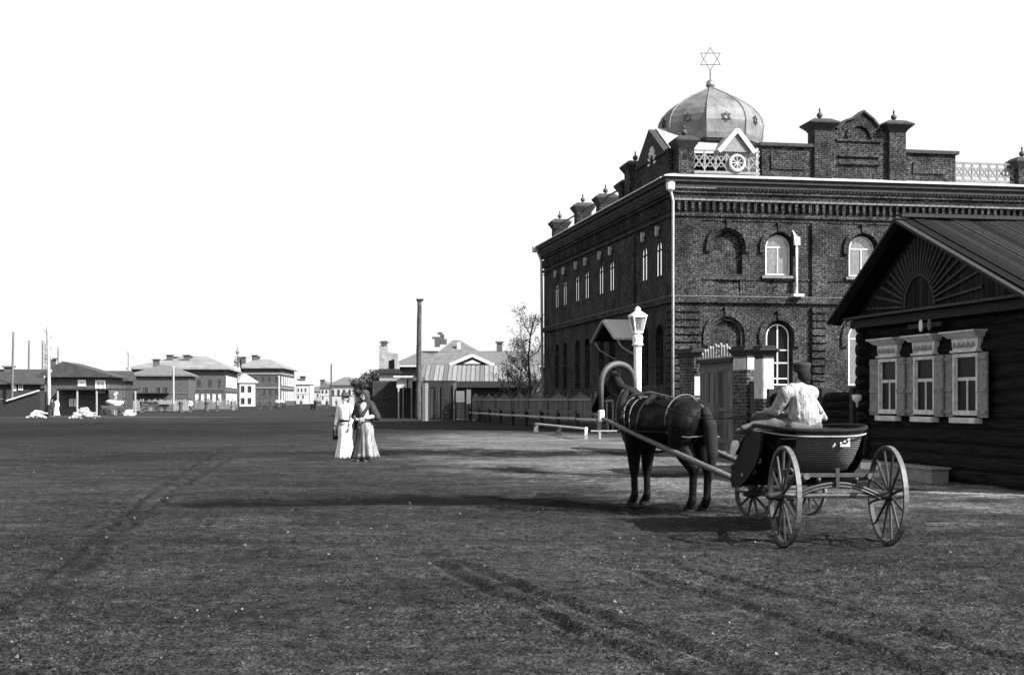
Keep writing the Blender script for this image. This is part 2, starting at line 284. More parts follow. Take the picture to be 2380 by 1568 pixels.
def ground_mat():
    m = bpy.data.materials.new('dirt_street'); m.use_nodes = True; N = m.node_tree.nodes; L = m.node_tree.links; b = N['Principled BSDF']; b.inputs['Roughness'].default_value = .95; b.inputs['Specular IOR Level'].default_value = .05
    tc = N.new('ShaderNodeTexCoord')
    def nz(sc, lo, hi, d=4, st=(1, 1, 1), a=.35, c=.65):
        mp = N.new('ShaderNodeMapping'); mp.inputs['Scale'].default_value = st; L.new(tc.outputs['Object'], mp.inputs[0])
        no = N.new('ShaderNodeTexNoise'); no.inputs['Scale'].default_value = sc; no.inputs['Detail'].default_value = d; no.inputs['Roughness'].default_value = .7; L.new(mp.outputs[0], no.inputs['Vector'])
        mr = N.new('ShaderNodeMapRange'); mr.inputs[1].default_value = a; mr.inputs[2].default_value = c; mr.inputs[3].default_value = lo; mr.inputs[4].default_value = hi; L.new(no.outputs[0], mr.inputs[0]); return mr.outputs[0]
    def mul(a, b_):
        x = N.new('ShaderNodeMath'); x.operation = 'MULTIPLY'; L.new(a, x.inputs[0]); L.new(b_, x.inputs[1]); return x.outputs[0]
    v = mul(nz(.12, .75, 1.25, 3), nz(1.1, .82, 1.18)); v = mul(v, nz(.5, .78, 1.2, 3, (.35, 1.6, 1))); v = mul(v, nz(42, .2, 2.1, 6, a=.4, c=.6)); v = mul(v, nz(1.6, .74, 1.3, 5, (.45, 1.1, 1))); v = mul(v, nz(3.1, .8, 1.22, 4, (1, 1, 1))); v = mul(v, nz(7, .5, 1.6, 4)); v = mul(v, nz(95, .3, 2.0, 2))
    # paler trodden sand by the pavement fence
    def patch(c, sc, rot, w0, w1):
        mp = N.new('ShaderNodeMapping'); mp.vector_type = 'TEXTURE'; mp.inputs['Location'].default_value = (c[0], c[1], 0); mp.inputs['Rotation'].default_value = (0, 0, rot); mp.inputs['Scale'].default_value = sc; L.new(tc.outputs['Object'], mp.inputs[0])
        ln = N.new('ShaderNodeVectorMath'); ln.operation = 'LENGTH'; L.new(mp.outputs[0], ln.inputs[0])
        ad = N.new('ShaderNodeMath'); ad.operation = 'ADD'; L.new(ln.outputs['Value'], ad.inputs[0]); L.new(nz(.6, -.2, .2), ad.inputs[1])
        mr = N.new('ShaderNodeMapRange'); mr.interpolation_type = 'SMOOTHSTEP'; mr.inputs[1].default_value = .45; mr.inputs[2].default_value = 1.1; mr.inputs[3].default_value = w1; mr.inputs[4].default_value = w0; L.new(ad.outputs[0], mr.inputs[0]); return mr.outputs[0]
    v = mul(v, patch((2.4, 41), (6.8, 25, 1), .17, 1, 4.3)); v = mul(v, patch((7.3, 25), (1.1, 5, 1), .18, 1, 3.0)); v = mul(v, patch((-40, 125), (22, 5, 1), -.1, 1, 2.2))
    v = mul(v, patch((-24, 70), (20, 32, 1), 0, 1, .6))
    da = N.new('ShaderNodeAttribute'); da.attribute_name = 'dark_band'; dm_ = N.new('ShaderNodeMapRange'); dm_.inputs[3].default_value = 1; dm_.inputs[4].default_value = .1; L.new(da.outputs['Fac'], dm_.inputs[0]); v = mul(v, dm_.outputs[0])
    sc = N.new('ShaderNodeMath'); sc.operation = 'MULTIPLY'; sc.inputs[1].default_value = .016; L.new(v, sc.inputs[0]); L.new(sc.outputs[0], b.inputs['Base Color'])
    no = N.new('ShaderNodeTexNoise'); no.inputs['Scale'].default_value = 40; no.inputs['Detail'].default_value = 6; L.new(tc.outputs['Object'], no.inputs['Vector'])
    bu = N.new('ShaderNodeBump'); bu.inputs['Strength'].default_value = .8; bu.inputs['Distance'].default_value = .03; L.new(no.outputs[0], bu.inputs['Height']); L.new(bu.outputs[0], b.inputs['Normal'])
    return m
GX2, GY2 = co[:, 0], co[:, 1]; dark_band = np.zeros(len(co)); jx = (vnoise(GX2*.9, GY2*1.5, 11)-.5)*.5+(vnoise(GX2*4, GY2*4, 14)-.5)*.3; jn = .8+.7*vnoise(GX2*.8, GY2*1.2, 31); fn = .55+.9*vnoise(GX2*9, GY2*9, 33)
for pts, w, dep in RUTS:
    q = rdist(GX2+jx*w*2.2, GY2+jx*w*2.2, pts)/(w*(1.1 if w > .2 else .62)); dark_band = np.maximum(dark_band, np.exp(-q**(4 if w > .2 else 2))*np.clip(jn*fn, 0, 1)*((.3 if w >= 2.6 else 1.) if w > .2 else .45))  # darkens the ground colour along each rut and broad band
at = me.attributes.new('dark_band', 'FLOAT', 'POINT'); at.data.foreach_set('value', dark_band.astype(np.float32))
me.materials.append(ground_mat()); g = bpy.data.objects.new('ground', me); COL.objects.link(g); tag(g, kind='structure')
# pebbles and clods scattered on the street
rs = np.random.RandomState(3); mb = MB()
for i in range(1700):
    Y = 6.5*math.exp(rs.rand()**1.1*math.log(7)); X = (rs.rand()-.5)*Y*1.05; s = .005+.012*rs.rand()**4+ .003*Y/10
    z = float(ground_h(X, Y)); a = rs.rand()*6.3
    pts = [(X+s*math.cos(a+k*2.1)*(.7+.6*rs.rand()), Y+s*math.sin(a+k*2.1)*(.7+.6*rs.rand()), z-.004) for k in range(3)]
    mb.add(pts+[(X, Y, z+s*(.5+.5*rs.rand()))], [(0, 1, 3), (1, 2, 3), (2, 0, 3)])
o = mb.build('gravel', M("pebble", .1, .9, .8, 3, det=1)); tag(o, 'small pale pebbles and clods scattered over the dirt street', 'gravel', kind='stuff')
# ------------------------------------------------------------------ brick hall of prayer with the dome
UA = math.atan2(.182, .983)                            # street axis: local y runs away along the street, local x across it
C0 = Vector((7.29, 62, 0)); D = 62.0
syn = empty('domed_brick_building', C0, UA, 'dark brick two-storey building with zinc dome topped by a six-pointed star', 'building')
def sx(px): r = (px-CX)/F_; return D*(r-.1176)/(.983-.182*r)
def zf(py, s): return gz(py, D+.182*s)
def tx(px): r = (px-CX)/F_; return D*(.1176-r)/(.182+.983*r)
def zl(py, t): return gz(py, D+.983*t)
SW, SD, ZT = 18.0, 28.5, 11.15
wall = MB().box(0, SW, 0, SD, -.2, ZT).build('wall', BR, syn)
cut = MB()
front_up = [(sx(1782), sx(1838)), (sx(1976), sx(2034)), (sx(2168), sx(2226))]
front_lo = [(sx(1784), sx(1837)), (sx(1976), sx(2033)), (sx(2168), sx(2226))]
blind_up, blind_lo = (sx(1657), sx(1725)), (sx(1655), sx(1722))
ZU0, ZU1, ZUS = 7.25, 9.12, 8.5; ZL0, ZLS = 2.2, 4.45
def awin(x0, x1, z0, zs, d=.28, ax='y', pad=.0): cut.prism(arch(x0-pad, x1+pad, z0, zs), -.3, d, ax)
for a, b in front_up: awin(a-.07, b+.07, ZU0-.02, ZUS)
for a, b in front_lo: awin(a-.12, b+.12, ZL0-.02, ZLS, .32)
awin(*blind_up, ZU0, ZUS, .2); awin(blind_lo[0], blind_lo[1], 3.6, ZLS, .16)
cut.box(blind_up[0]+.1, blind_up[1]-.1, -.3, .07, 6.45, 6.95)
for a, b in front_up: cut.box(a-.03, b+.03, -.3, .07, 6.45, 6.95)
side_c = [2.18, 4.63, 10.9, 13.2, 16.5, 18.9, 22.2, 24.5]
for c in side_c:
    cut.prism(arch(c-.55, c+.55, ZU0, ZUS), -.3, .12, 'x'); cut.prism(arch(c-.6, c+.6, ZL0, ZLS), -.3, .3, 'x')
cutter = cut.build('cut', BR, syn); boolean(wall, cutter)
def arch_window(name, x0, x1, z0, zs, y, ax, glass, frame_m, bars, vert=True, lab=None, diag=False, wdt=.06):
    """frame with bars at the given heights; ax 'y' lies in the front wall, 'x' in the side wall"""
    P = (lambda x, z, d: (x, d, z)) if ax == 'y' else (lambda x, z, d: (d, x, z))
    ou, inn = arch(x0, x1, z0, zs), arch(x0+wdt, x1-wdt, z0+wdt, zs)
    mb = MB(); mb.ring(inn, ou, y, y+.08, ax)
    mb.prism([(x0, z0), (x1, z0), (x1-wdt, z0+wdt), (x0+wdt, z0+wdt)], y, y+.08, ax)
    for zb in bars: mb.prism([(x0+wdt, zb-wdt/2), (x1-wdt, zb-wdt/2), (x1-wdt, zb+wdt/2), (x0+wdt, zb+wdt/2)], y+.003, y+.07, ax)
    c = (x0+x1)/2
    if vert: mb.prism([(c-wdt/2, z0+wdt), (c+wdt/2, z0+wdt), (c+wdt/2, vert if vert is not True else zs+(x1-x0)/2-wdt), (c-wdt/2, vert if vert is not True else zs+(x1-x0)/2-wdt)], y-.003, y+.075, ax)
    if diag:
        r = (x1-x0)/2-wdt
        for k in (1, 2):
            a = math.pi*k/3; mb.bar(P(c, zs-.1, y+.03), P(c+r*math.cos(a), zs+r*math.sin(a), y+.03), .035, .035)
    w = mb.build(name, frame_m, syn)
    MB().prism(arch(x0+.01, x1-.01, z0+.01, zs), y+.04, y+.055, ax).build('pane', glass, w)
    return w
FRD = M('grey_sash', .2, .7, .2)
for i, (a, b) in enumerate(front_up): arch_window('arched_window', a, b, ZU0, ZUS, .17, 'y', GLC, WHITE if 0 else M('pale_sash', .5, .6, .2), [ZUS+.02], ZUS, wdt=.055)
for i, (a, b) in enumerate(front_lo): arch_window('arched_window', a, b, ZL0, ZLS, .2, 'y', GLD if i != 1 else GLC, WHITE, [gz(813, 63), gz(843, 63), gz(894-2, 63)+.25] if i != 1 else [ZLS-.1], True if i != 1 else False, diag=(i == 1), wdt=.05)
for c in side_c:
    arch_window('arched_window', c-.53, c+.53, ZU0, ZUS, -.035, 'x', GLS, M('dark_sash', .03), [ZUS], True)
    arch_window('arched_window', c-.58, c+.58, ZL0, ZLS, .2, 'x', GLD, M('dark_sash', .03), [ZLS, 3.4], True)
# mouldings
def band(name, m, x0, z0, z1, pr, full=True):
    mb = MB(); mb.box(x0-pr, SW+pr, -pr, .0, z0, z1); mb.box(-pr, 0, 0, SD+pr, z0, z1); return mb.build(name, m, syn)
band('string_course', BR, 0, 5.93, 6.2, .14); band('string_course', STONE, 0, 6.2, 6.235, .17)
band('string_course', BR, 0, 9.66, 9.74, .05); band('string_course', BR, 0, 9.84, 10.0, .10)
band('cornice', BR, 0, 10.72, 10.86, .14); band('cornice', BR, 0, 10.86, 11.02, .24)
dn = MB()
x = -.2
while x < SW+.2: dn.box(x, x+.1, -.31, -.24, 11.02, 11.1); x += .19
y = .0
while y < SD: dn.box(-.31, -.24, y, y+.1, 11.02, 11.1); y += .19
dn.box(-.243, SW, -.243, -.236, 11.025, 11.095); dn.box(-.243, -.236, -.243, SD, 11.025, 11.095); dn.build('dentil_course', STONE, syn)
band('cornice', M('cornice_brick', .03, .9, .4), 0, 11.1, 11.32, .38); band('cornice', MATS['cornice_brick'], 0, 11.32, 11.52, .5)
mb = MB(); mb.hexa([(-.62, -.62, 11.52), (SW+.62, -.62, 11.52), (SW+.62, 0, 11.52), (-.62, 0, 11.52)], [(-.62, -.62, 11.57), (SW+.62, -.62, 11.57), (SW+.3, .1, 11.76), (-.1, .1, 11.76)])
mb.build('cornice_flashing', ROOFW, syn)
mb = MB(); mb.hexa([(-.62, 0, 11.52), (0, 0, 11.52), (0, SD+.5, 11.52), (-.62, SD+.5, 11.52)], [(-.62, 0, 11.57), (.1, 0, 11.76), (.1, SD+.5, 11.76), (-.62, SD+.5, 11.57)]); mb.build('cornice_flashing', SHEET, syn)
# corbel table: little hooded brackets
mb = MB(); x = .15
while x < SW-.1:
    mb.box(x, x+.13, -.16, 0, 10.1, 10.62); mb.box(x-.03, x+.16, -.2, 0, 10.5, 10.62); mb.box(x+.13, x+.33, -.07, 0, 10.45, 10.62); x += .33
y = .2
while y < SD-.1:
    mb.box(-.16, 0, y, y+.13, 10.1, 10.62); y += .33
mb.box(-.12, SW, -.12, 0, 10.62, 10.72); mb.build('corbel_frieze', BR, syn)
mb = MB(); x = .17
while x < SW-.1: mb.box(x, x+.09, -.215, -.2, 10.53, 10.6); x += .33
mb.box(0, SW-.1, -.2015, -.199, 10.53, 10.6); mb.build('corbel_stone', STONE, syn)
# pilasters with long and short work below, plain above
for a, b in ((.03, sx(1627)), (sx(1885), sx(1920)), (sx(2085), sx(2118)), (15.6, 17.97)):
    mb = MB(); z = 0.0
    while z < 5.8: mb.box(a, b, -.17, 0, z+.0, min(z+.26, 5.9)); z += .345
    mb.build('rusticated_pilaster', BR, syn)
    MB().box(a+.0, b, -.15, 0, 6.24, 9.64).build('pilaster', BR, syn)
mb = MB()
for k in range(17): mb.box(-.11, 0, .03, 1.0, k*.345, k*.345+.275)
mb.build('rusticated_pilaster', BR, syn)
MB().box(-.09, 0, .03, 1.0, 6.24, 9.64).build('pilaster', BR, syn); MB().box(-.09, 0, 6.3, 9.3, 6.24, 9.64).build('pilaster', BR, syn)
# hood mouldings, keystones, sills
def hood(x0, x1, zs, w, pr, ax='y', lo=.0):
    i, o_ = arch(x0, x1, zs-lo, zs), arch(x0-w, x1+w, zs-lo, zs); m = MB().ring(i, o_, -pr, 0, ax); c = (x0+x1)/2; r = (x1-x0)/2
    m.prism([(c-.09, zs+r), (c+.09, zs+r), (c+.13, zs+r+w+.16), (c-.13, zs+r+w+.16)], -pr-.06, 0, ax); return m
for a, b in front_up+[blind_up]:
    hood(a-.12, b+.12, ZUS, .24, .13, lo=.25).build('arch_moulding', BR, syn)
    if a != blind_up[0]: MB().box(a-.25, b+.25, -.13, 0, 7.08, 7.2).build('window_sill', STONE, syn)
for a, b in front_lo+[blind_lo]: hood(a-.16, b+.16, ZLS, .28, .1, lo=.5).build('arch_moulding', BR, syn)
mb = MB(); mb.box(0, SW, -.05, 0, 6.98, 7.06); mb.build('string_course', BR, syn)
for c in side_c:
    hood(c-.58, c+.58, ZUS, .2, .02, 'x').build('arch_moulding', BR, syn)
    MB().box(-.2, -.03, c-.1, c+.1, 9.18, 9.62).build('keystone', WHT2, syn)  # pale colour stands in for sunlight on the keystones' near sides
# drain pipes
def pipe(pts, r, name='drainpipe', m=WHITE, parent=syn): return MB().tube(pts, r, 8).build(name, m, parent, True)
p = pipe([(-.25, -.3, 11.3), (-.2, -.25, 10.9), (-.07, -.16, 10.5), (-.07, -.16, 1.2)], .065, m=WHT2)
MB().lathe([(.05, 0), (.2, .12), (.22, .45), (.08, .6)], (-.22, -.28, 10.85), 8).build('rain_hopper', WHITE, p)
p = pipe([(sx(1848), -.18, zf(556, 5)), (sx(1848), -.18, 6.2)], .06)
MB().hexa([(sx(1842), -.3, zf(570, 5)), (sx(1854), -.3, zf(570, 5)), (sx(1854), -.1, zf(570, 5)), (sx(1842), -.1, zf(570, 5))], [(sx(1840), -.32, zf(548, 5)), (sx(1853), -.32, zf(552, 5)), (sx(1853), -.1, zf(552, 5)), (sx(1840), -.1, zf(534, 5))]).build('rain_hopper', WHITE, p)
MB().box(sx(1837), sx(1860), -.45, 0, 6.24, 6.36).build('spout_stone', WHITE, p)
p = pipe([(-.45, SD+.1, 11.4), (-.2, SD-.1, 10.6), (-.12, SD-.1, 1)], .09, m=SHEET)
MB().box(-.75, -.4, SD-.2, SD+.3, 11.2, 11.6).build('rain_hopper', SHEET, p)
MB().box(.02, 1.9, -.345, -.3, 11.06, 11.16).build('name_strip', WHITE, syn)
# roof behind the parapets
mb = MB(); mb.add([(0, 0, 11.6), (SW, 0, 11.6), (SW, SD, 11.6), (0, SD, 11.6), (9, 10, 12.9), (9, 20, 12.9)], [(0, 1, 4), (1, 2, 5, 4), (2, 3, 5), (3, 0, 4, 5), (3, 2, 1, 0)]); mb.build('roof', SHEET, syn)
# parapets
PB = M('parapet_brick_cap', .03, .9, .4)
def pillar(x, y, w, z1, z0=11.7, fin=True, d=None, flare=.21):
    d = w if d is None else d; c = MB(); h = w/2; k = d/2
    c.box(x-h, x+h, y-k, y+k, z0, z1-.42); sh = c.build('parapet_pillar', BR, syn)
    q = lambda e, z: [(x-h-e, y-k-e, z), (x+h+e, y-k-e, z), (x+h+e, y+k+e, z), (x-h-e, y+k+e, z)]
    m = MB(); m.hexa(q(.003, z1-.42), q(.08, z1-.3)); m.hexa(q(.08, z1-.3), q(flare, z1-.1)); m.hexa(q(flare, z1-.1), q(flare, z1-.04)); m.hexa(q(flare, z1-.04), q(.0, z1+.14)); m.build('pillar_cap', PB, sh)
    if fin:
        m = MB(); m.tube([(x, y, z1+.1), (x, y, z1+.26)], .03, 6); m.ball((x, y, z1+.36), .14); m.tube([(x, y, z1+.5), (x, y, z1+.62), (x, y, z1+.72)], [.03, .05, .005], 6); m.build('ball_finial', M('finial_iron', .05, .6), sh, True)
def railing(x0, x1, y0, y1, z0, z1, n, m=WHITE):
    P0, P1 = Vector((x0, y0, 0)), Vector((x1, y1, 0)); mb = MB(); d = (P1-P0)/n
    mb.bar(P0+Vector((0, 0, z1)), P1+Vector((0, 0, z1)), .09, .08); mb.bar(P0+Vector((0, 0, z0)), P1+Vector((0, 0, z0)), .12, .12)
    for k in range(n):
        a, b = P0+d*k, P0+d*(k+1)
        mb.bar(a+Vector((0, 0, z0)), a+Vector((0, 0, z1)), .07); h = (z1-z0)
        mb.bar(a+Vector((0, 0, z0+h*.15)), b+Vector((0, 0, z1-h*.15)), .065); mb.bar(a+Vector((0, 0, z1-h*.15)), b+Vector((0, 0, z0+h*.15)), .065)
        c = (a+b)/2; r = h*.24; dd = d.normalized()
        mb.tube([c+dd*r*math.cos(t*math.pi/4)+Vector((0, 0, (z0+z1)/2+r*math.sin(t*math.pi/4))) for t in range(8)], .028, 5, closed=True)
    return mb.build('parapet_railing', m, syn)
pillar(sx(1590)+.1, .32, .72, zf(322, 0), d=.8)
RP = M('pale_railing_paint', .16, .7, .25, 8, speck=.3)
railing(sx(1613), sx(1767), .1, .1, 11.86, zf(351, 3), 6, RP)
# small gabled dormer on the front railing
ga, gb, gm = sx(1675), sx(1747), sx(1713); zg, za = zf(353, 3), zf(305, 3)
mb = MB(); mb.prism([(ga, zg), (gb, zg), (gm, za)], .0, .14, 'y'); dm = mb.build('dormer_gable', RP, syn)
mb = MB(); mb.bar((ga-.12, -.08, zg-.02), (gm, -.08, za+.06), .2, .1, (0, 1, 0)); mb.bar((gm, -.08, za+.06), (gb+.12, -.08, zg-.02), .2, .1, (0, 1, 0)); mb.build('rake_board', WHT2, dm)
mb = MB(); rz_ = zf(379, 3); mb.tube([(gm+.34*math.cos(t*math.pi/8), -.02, rz_+.34*math.sin(t*math.pi/8)) for t in range(16)], .07, 6, closed=True)
for t in range(8): mb.bar((gm, -.02, rz_), (gm+.34*math.cos(t*math.pi/4), -.02, rz_+.34*math.sin(t*math.pi/4)), .03)
mb.build('rosette', WHT2, dm)
mb = MB(); mb.prism([(ga, zg), (gb, zg), (gm, za)], .2, 3.0, 'y'); mb.build('dormer_roof', SHEET, dm)
# tall brick block on the street side with its gable
tb0, tb1 = .8, 7.4; zb = zl(389, 7.4)
MB().box(.02, .42, tb0, tb1, 11.7, zb-.2).build('parapet_wall', BR, syn); pillar(.25, 7.25, .9, zb+.1, fin=True)
ta, tb, tm = tx(1548), tx(1477), tx(1509.8); zga = 12.9; zap = zl(300.8, 3.8)
mb = MB(); mb.prism([(ta, zga), (tb, zga), (tm, zap)], -.05, .3, 'x'); dg_ = mb.build('dormer_gable', PB, syn)
mb = MB(); ct = tx(1518); cz = zl(382, 3.4)
for k in range(9):
    a = math.pi*k/8; mb.bar((-.07, ct-.34*math.cos(a), cz+.34*math.sin(a)*1.25), (-.07, ct-.62*math.cos(a), cz+.62*math.sin(a)*1.3), .1, .05, (1, 0, 0))
mb.build('sunburst', WHITE, dg_)
mb = MB(); mb.prism([(ta-.1, zga), (tb+.1, zga), (tm, zap+.08)], .31, 3.2, 'x'); mb.build('dormer_roof', ROOFW, dg_)
# dome
dc = (3.2, 4.3)
mb = MB().lathe([(2.2, 11.6), (2.2, 13.7), (2.35, 13.75), (2.35, 13.95), (2.2, 14.0)], (dc[0], dc[1], 0), 8, R(22.5)); drum = mb.build('dome_drum', PB, syn)
prof = [(2.42, 13.85), (2.5, 14.12), (2.52, 14.45), (2.54, 14.72), (2.48, 15.02), (2.32, 15.32), (2.04, 15.62), (1.66, 15.9), (1.18, 16.18), (.66, 16.44), (.12, 16.7)]
me_ = MB().lathe(prof, (dc[0], dc[1], 0), 8, R(22.5)); dome = me_.build('dome', M('dome_zinc', .13, .6, .45, 1.6, metal=.15, speck=.15, bump=.01, bscale=2), syn)
mb = MB()
for k in range(8):
    a = R(22.5+45*k); mb.tube([(dc[0]+r*1.004*math.cos(a), dc[1]+r*1.004*math.sin(a), z) for r, z in prof], .035, 5)
mb.build('dome_rib', M('seam_zinc', .12, .6), dome)
def hexagram(c, ru, rv, r, tr, name, m, par):
    mb = MB()
    for f in (1, -1):
        mb.tube([Vector(c)+Vector(ru)*r*math.sin(2*math.pi*k/3)+Vector(rv)*r*f*math.cos(2*math.pi*k/3) for k in range(3)], tr, 5, closed=True)
    return mb.build(name, m, par)
for k in range(8):
    a = R(45*k); n_ = Vector((math.cos(a), math.sin(a), .08)).normalized(); u_ = Vector((-math.sin(a), math.cos(a), 0)); v_ = n_.cross(u_)
    hexagram(Vector((dc[0], dc[1], 14.66))+n_*2.38, u_, v_, .24, .022, 'star_ornament', M('dark_iron', .03), dome)
fin = MB().ball((dc[0], dc[1], 16.86), .23, 16).build('dome_ball', M('ball_zinc', .35, .25, .2, metal=.8), dome, True)
ang = -UA
fs = hexagram((dc[0], dc[1], 18.1), (math.cos(ang), math.sin(ang), 0), (0, 0, 1), .56, .03, 'star_finial', M('star_iron', .12, .6), dome)
MB().tube([(dc[0], dc[1], 17.1), (dc[0], dc[1], 17.56)], .035, 6).build('finial_stem', MATS['star_iron'], dome)
# front parapet right of the dome
zp = zf(334, 6); mb = MB(); mb.box(sx(1772), sx(1893), .06, .5, 11.7, zp-.15); w = mb.build('parapet_wall', BR, syn)
MB().box(sx(1766), sx(1893), -.08, .62, zp-.15, zp).build('parapet_cap', PB, w); MB().box(sx(1792), sx(1872), -.01, .06, 12.1, 12.75).build('raised_panel', BR, w)
pillar(sx(1911), .3, .82, zf(284, 7.5), flare=.3); pillar(sx(2084), .3, .82, zf(287, 10.5), flare=.3)
zt = lambda y: zf(y, 9)
mb = MB().prism([(sx(1930), 11.7), (sx(2066), 11.7), (sx(2066), zt(300)), (sx(2045), zt(292)), (sx(2031), zt(276)), (sx(2008), zt(258)), (sx(1988), zt(274)), (sx(1966), zt(282)), (sx(1946), zt(301)), (sx(1930), zt(300))], .1, .5, 'y'); ped = mb.build('pediment', BR, syn)
c_, zc_ = sx(1999), zt(318); inn, ou = arch(c_-.5, c_+.5, zc_, zc_), arch(c_-.66, c_+.66, zc_, zc_); MB().ring(inn, ou, .0, .1).build('arch_moulding', STONE if 0 else BR, ped)
mb = MB(); mb.box(sx(1946), sx(2050), .02, .1, zt(329), zt(324)); mb.box(sx(1950), sx(2046), .0, .1, zt(365), zt(360)); mb.box(sx(1950), sx(2046), .0, .1, zt(383), zt(378)); mb.build('string_course', BR, ped)
mb = MB()
for (a, b) in ((1946, 1966), (1966, 1988), (1988, 2008), (2008, 2031), (2031, 2045)):
    q = {1946: 301, 1966: 282, 1988: 274, 2008: 258, 2031: 276, 2045: 292}; mb.bar((sx(a), .28, zt(q[a])+.02), (sx(b), .28, zt(q[b])+.02), .56, .09, (0, 0, 1))
mb.build('pediment_coping', PB, ped)
zp = zf(349, 12); w = MB().box(sx(2102), sx(2222), .06, .5, 11.7, zp-.15).build('parapet_wall', BR, syn)
MB().box(sx(2102), sx(2228), -.08, .62, zp-.15, zp).build('parapet_cap', PB, w); MB().box(sx(2122), sx(2200), -.01, .06, 12.1, 12.6).build('raised_panel', BR, w)
railing(sx(2226), sx(2363), .25, .25, 11.86, zf(378, 15), 7, M('grey_railing_paint', .16, .8, .3, 8)); pillar(sx(2383), .3, .8, zf(372, 17))
# street side parapet
for x_, yy in ((1292, 531), (1345, 495), (1397, 476), (1450, 446)):
    t = tx(x_); pillar(.25, t, .85, zl(yy, t)+.42)
mb = MB()
for a, b in ((24.9, 18.6), (18.6, 13.3), (13.3, 8.5)):
    mb.bar((.2, a-.4, 12.55), (.2, b+.4, 12.55), .07); mb.bar((.2, a-.4, 11.95), (.2, b+.4, 11.95), .05)
mb.build('parapet_railing', M('dark_iron', .03), syn)
# entrance canopy on the street side
mb = MB(); t0, t1, tc_ = 5.3, 9.9, 7.6; pr = -1.3
mb.add([(pr, t0, 4.55), (0, t0, 4.55), (0, tc_, 5.5), (pr, tc_, 5.5), (pr, t0, 4.62), (0, t0, 4.62), (0, tc_, 5.58), (pr, tc_, 5.58)], [(0, 3, 2, 1), (4, 5, 6, 7), (0, 1, 5, 4), (3, 7, 6, 2), (0, 4, 7, 3), (1, 2, 6, 5)])
cn = mb.build('canopy_roof', WHITE, syn)  # near slope coloured white to stand in for sunlight falling on it
mb = MB(); mb.add([(pr, t1, 4.55), (0, t1, 4.55), (0, tc_, 5.5), (pr, tc_, 5.5), (pr, t1, 4.62), (0, t1, 4.62), (0, tc_, 5.58), (pr, tc_, 5.58)], [(0, 1, 2, 3), (4, 7, 6, 5), (0, 4, 5, 1), (3, 2, 6, 7), (0, 3, 7, 4), (1, 5, 6, 2)]); mb.build('canopy_slope', DARK, cn)
mb = MB(); mb.bar((pr-.03, t0-.1, 4.5), (pr-.03, tc_, 5.5), .06, .14, (1, 0, 0)); mb.bar((pr-.03, tc_, 5.5), (pr-.03, t1+.1, 4.5), .06, .14, (1, 0, 0)); mb.bar((pr, t0-.08, 4.5), (.0, t0-.08, 4.5), .08, .1); mb.build('canopy_trim', WHT2, cn)
for q in (t0+.1, t1-.1): MB().tube([(pr+.1, q, 4.5), (pr+.35, q, 4.1), (-.05, q, 3.6)], .04, 6).build('canopy_bracket', SHEET, cn)
MB().box(-.06, 0, 6.4, 8.8, 0, 3.4).build('entrance_door', DARK, syn)
# ------------------------------------------------------------------ log house on the right
house = empty('log_house', (8.5, 22.8, 0), UA, 'dark log house with three white shuttered windows and plank roof', 'house')
T0, T1 = -1.3, 6.07
mb = MB(); z = .12; rl = .125; k = 0
def log(a, b, r):
    n = 9; pts = [Vector(a).lerp(Vector(b), i/n) for i in range(n+1)]
    pts = [p+Vector((noise.noise(p*1.7+Vector((k, 0, 0)))*.012, 0, noise.noise(p*1.3+Vector((0, k, 5)))*.018)) for p in pts]
    q = 1+.1*math.sin(k*2.7)
    mb.tube(pts, [r*q*(1+.1*noise.noise(p*2.1+Vector((k, 0, 0)))) for p in pts], 12)
while z < 3.1:
    log((.0, T0-.0, z), (.0, T1+.28, z), rl); z += rl*1.86; k += 1
logs = mb.build('log_wall', LOG, house, True)
mb = MB(); z = .0; k = 50
while z < 3.1:
    log((-.28, T1, z), (7.5, T1, z), rl); z += rl*1.86; k += 1
mb.build('log_wall', LOG, house, True)
mb = MB(); z = .0
while z < 3.1:
    log((-.28, T0+.3, z), (7.5, T0+.3, z), rl); z += rl*1.86; k += 1
mb.build('log_wall', LOG, house, True)
MB().box(.05, 7.4, T0+.3, T1-.05, 0, 3.1).build('inner_wall', BLACK, house)
gcut = lambda y: 4.92-.39*(3.38-y) if y < 3.38 else 4.92-.565*(y-3.38)
RW = planks('plank_gable', .016, .17, 1, .5)
MB().prism([(T0-.1, 3.05), (T1+.1, 3.05), (T1+.1, gcut(T1+.1)-.12), (3.38, 4.8), (T0-.1, gcut(T0-.1)-.12)], -.14, .0, 'x').build('gable', RW, house)
RAY = M('sunburst_batten', .05, .85, .4, 5, (3, 3, 3))
mb = MB(); fc, fz = 3.35, 3.28
for i in range(25):
    a = math.pi*(i+.35)/25; c, s_ = math.cos(a), math.sin(a); r0 = .62
    # stop each batten short of the rake
    r1 = r0
    while r1 < 2.3 and fz+r1*s_ < gcut(fc+r1*c)-.28 and fc+r1*c < T1-.1 and fc+r1*c > T0: r1 += .03
    if r1 > r0+.2: mb.hexa([(-.15, fc+r0*c-.014*s_, fz+r0*s_+.014*c), (-.15, fc+r0*c+.014*s_, fz+r0*s_-.014*c), (-.15, fc+r1*c+.03*s_, fz+r1*s_-.03*c), (-.15, fc+r1*c-.03*s_, fz+r1*s_+.03*c)],
                           [(-.2, fc+r0*c-.014*s_, fz+r0*s_+.014*c), (-.2, fc+r0*c+.014*s_, fz+r0*s_-.014*c), (-.18, fc+r1*c+.02*s_, fz+r1*s_-.02*c), (-.18, fc+r1*c-.02*s_, fz+r1*s_+.02*c)])
o = [fc+.6*math.cos(math.pi*i/14) for i in range(15)]
mb.tube([(-.16, fc+.6*math.cos(math.pi*i/14), fz+.6*math.sin(math.pi*i/14)) for i in range(15)], .03, 6); mb.build('sunburst', RAY, house)
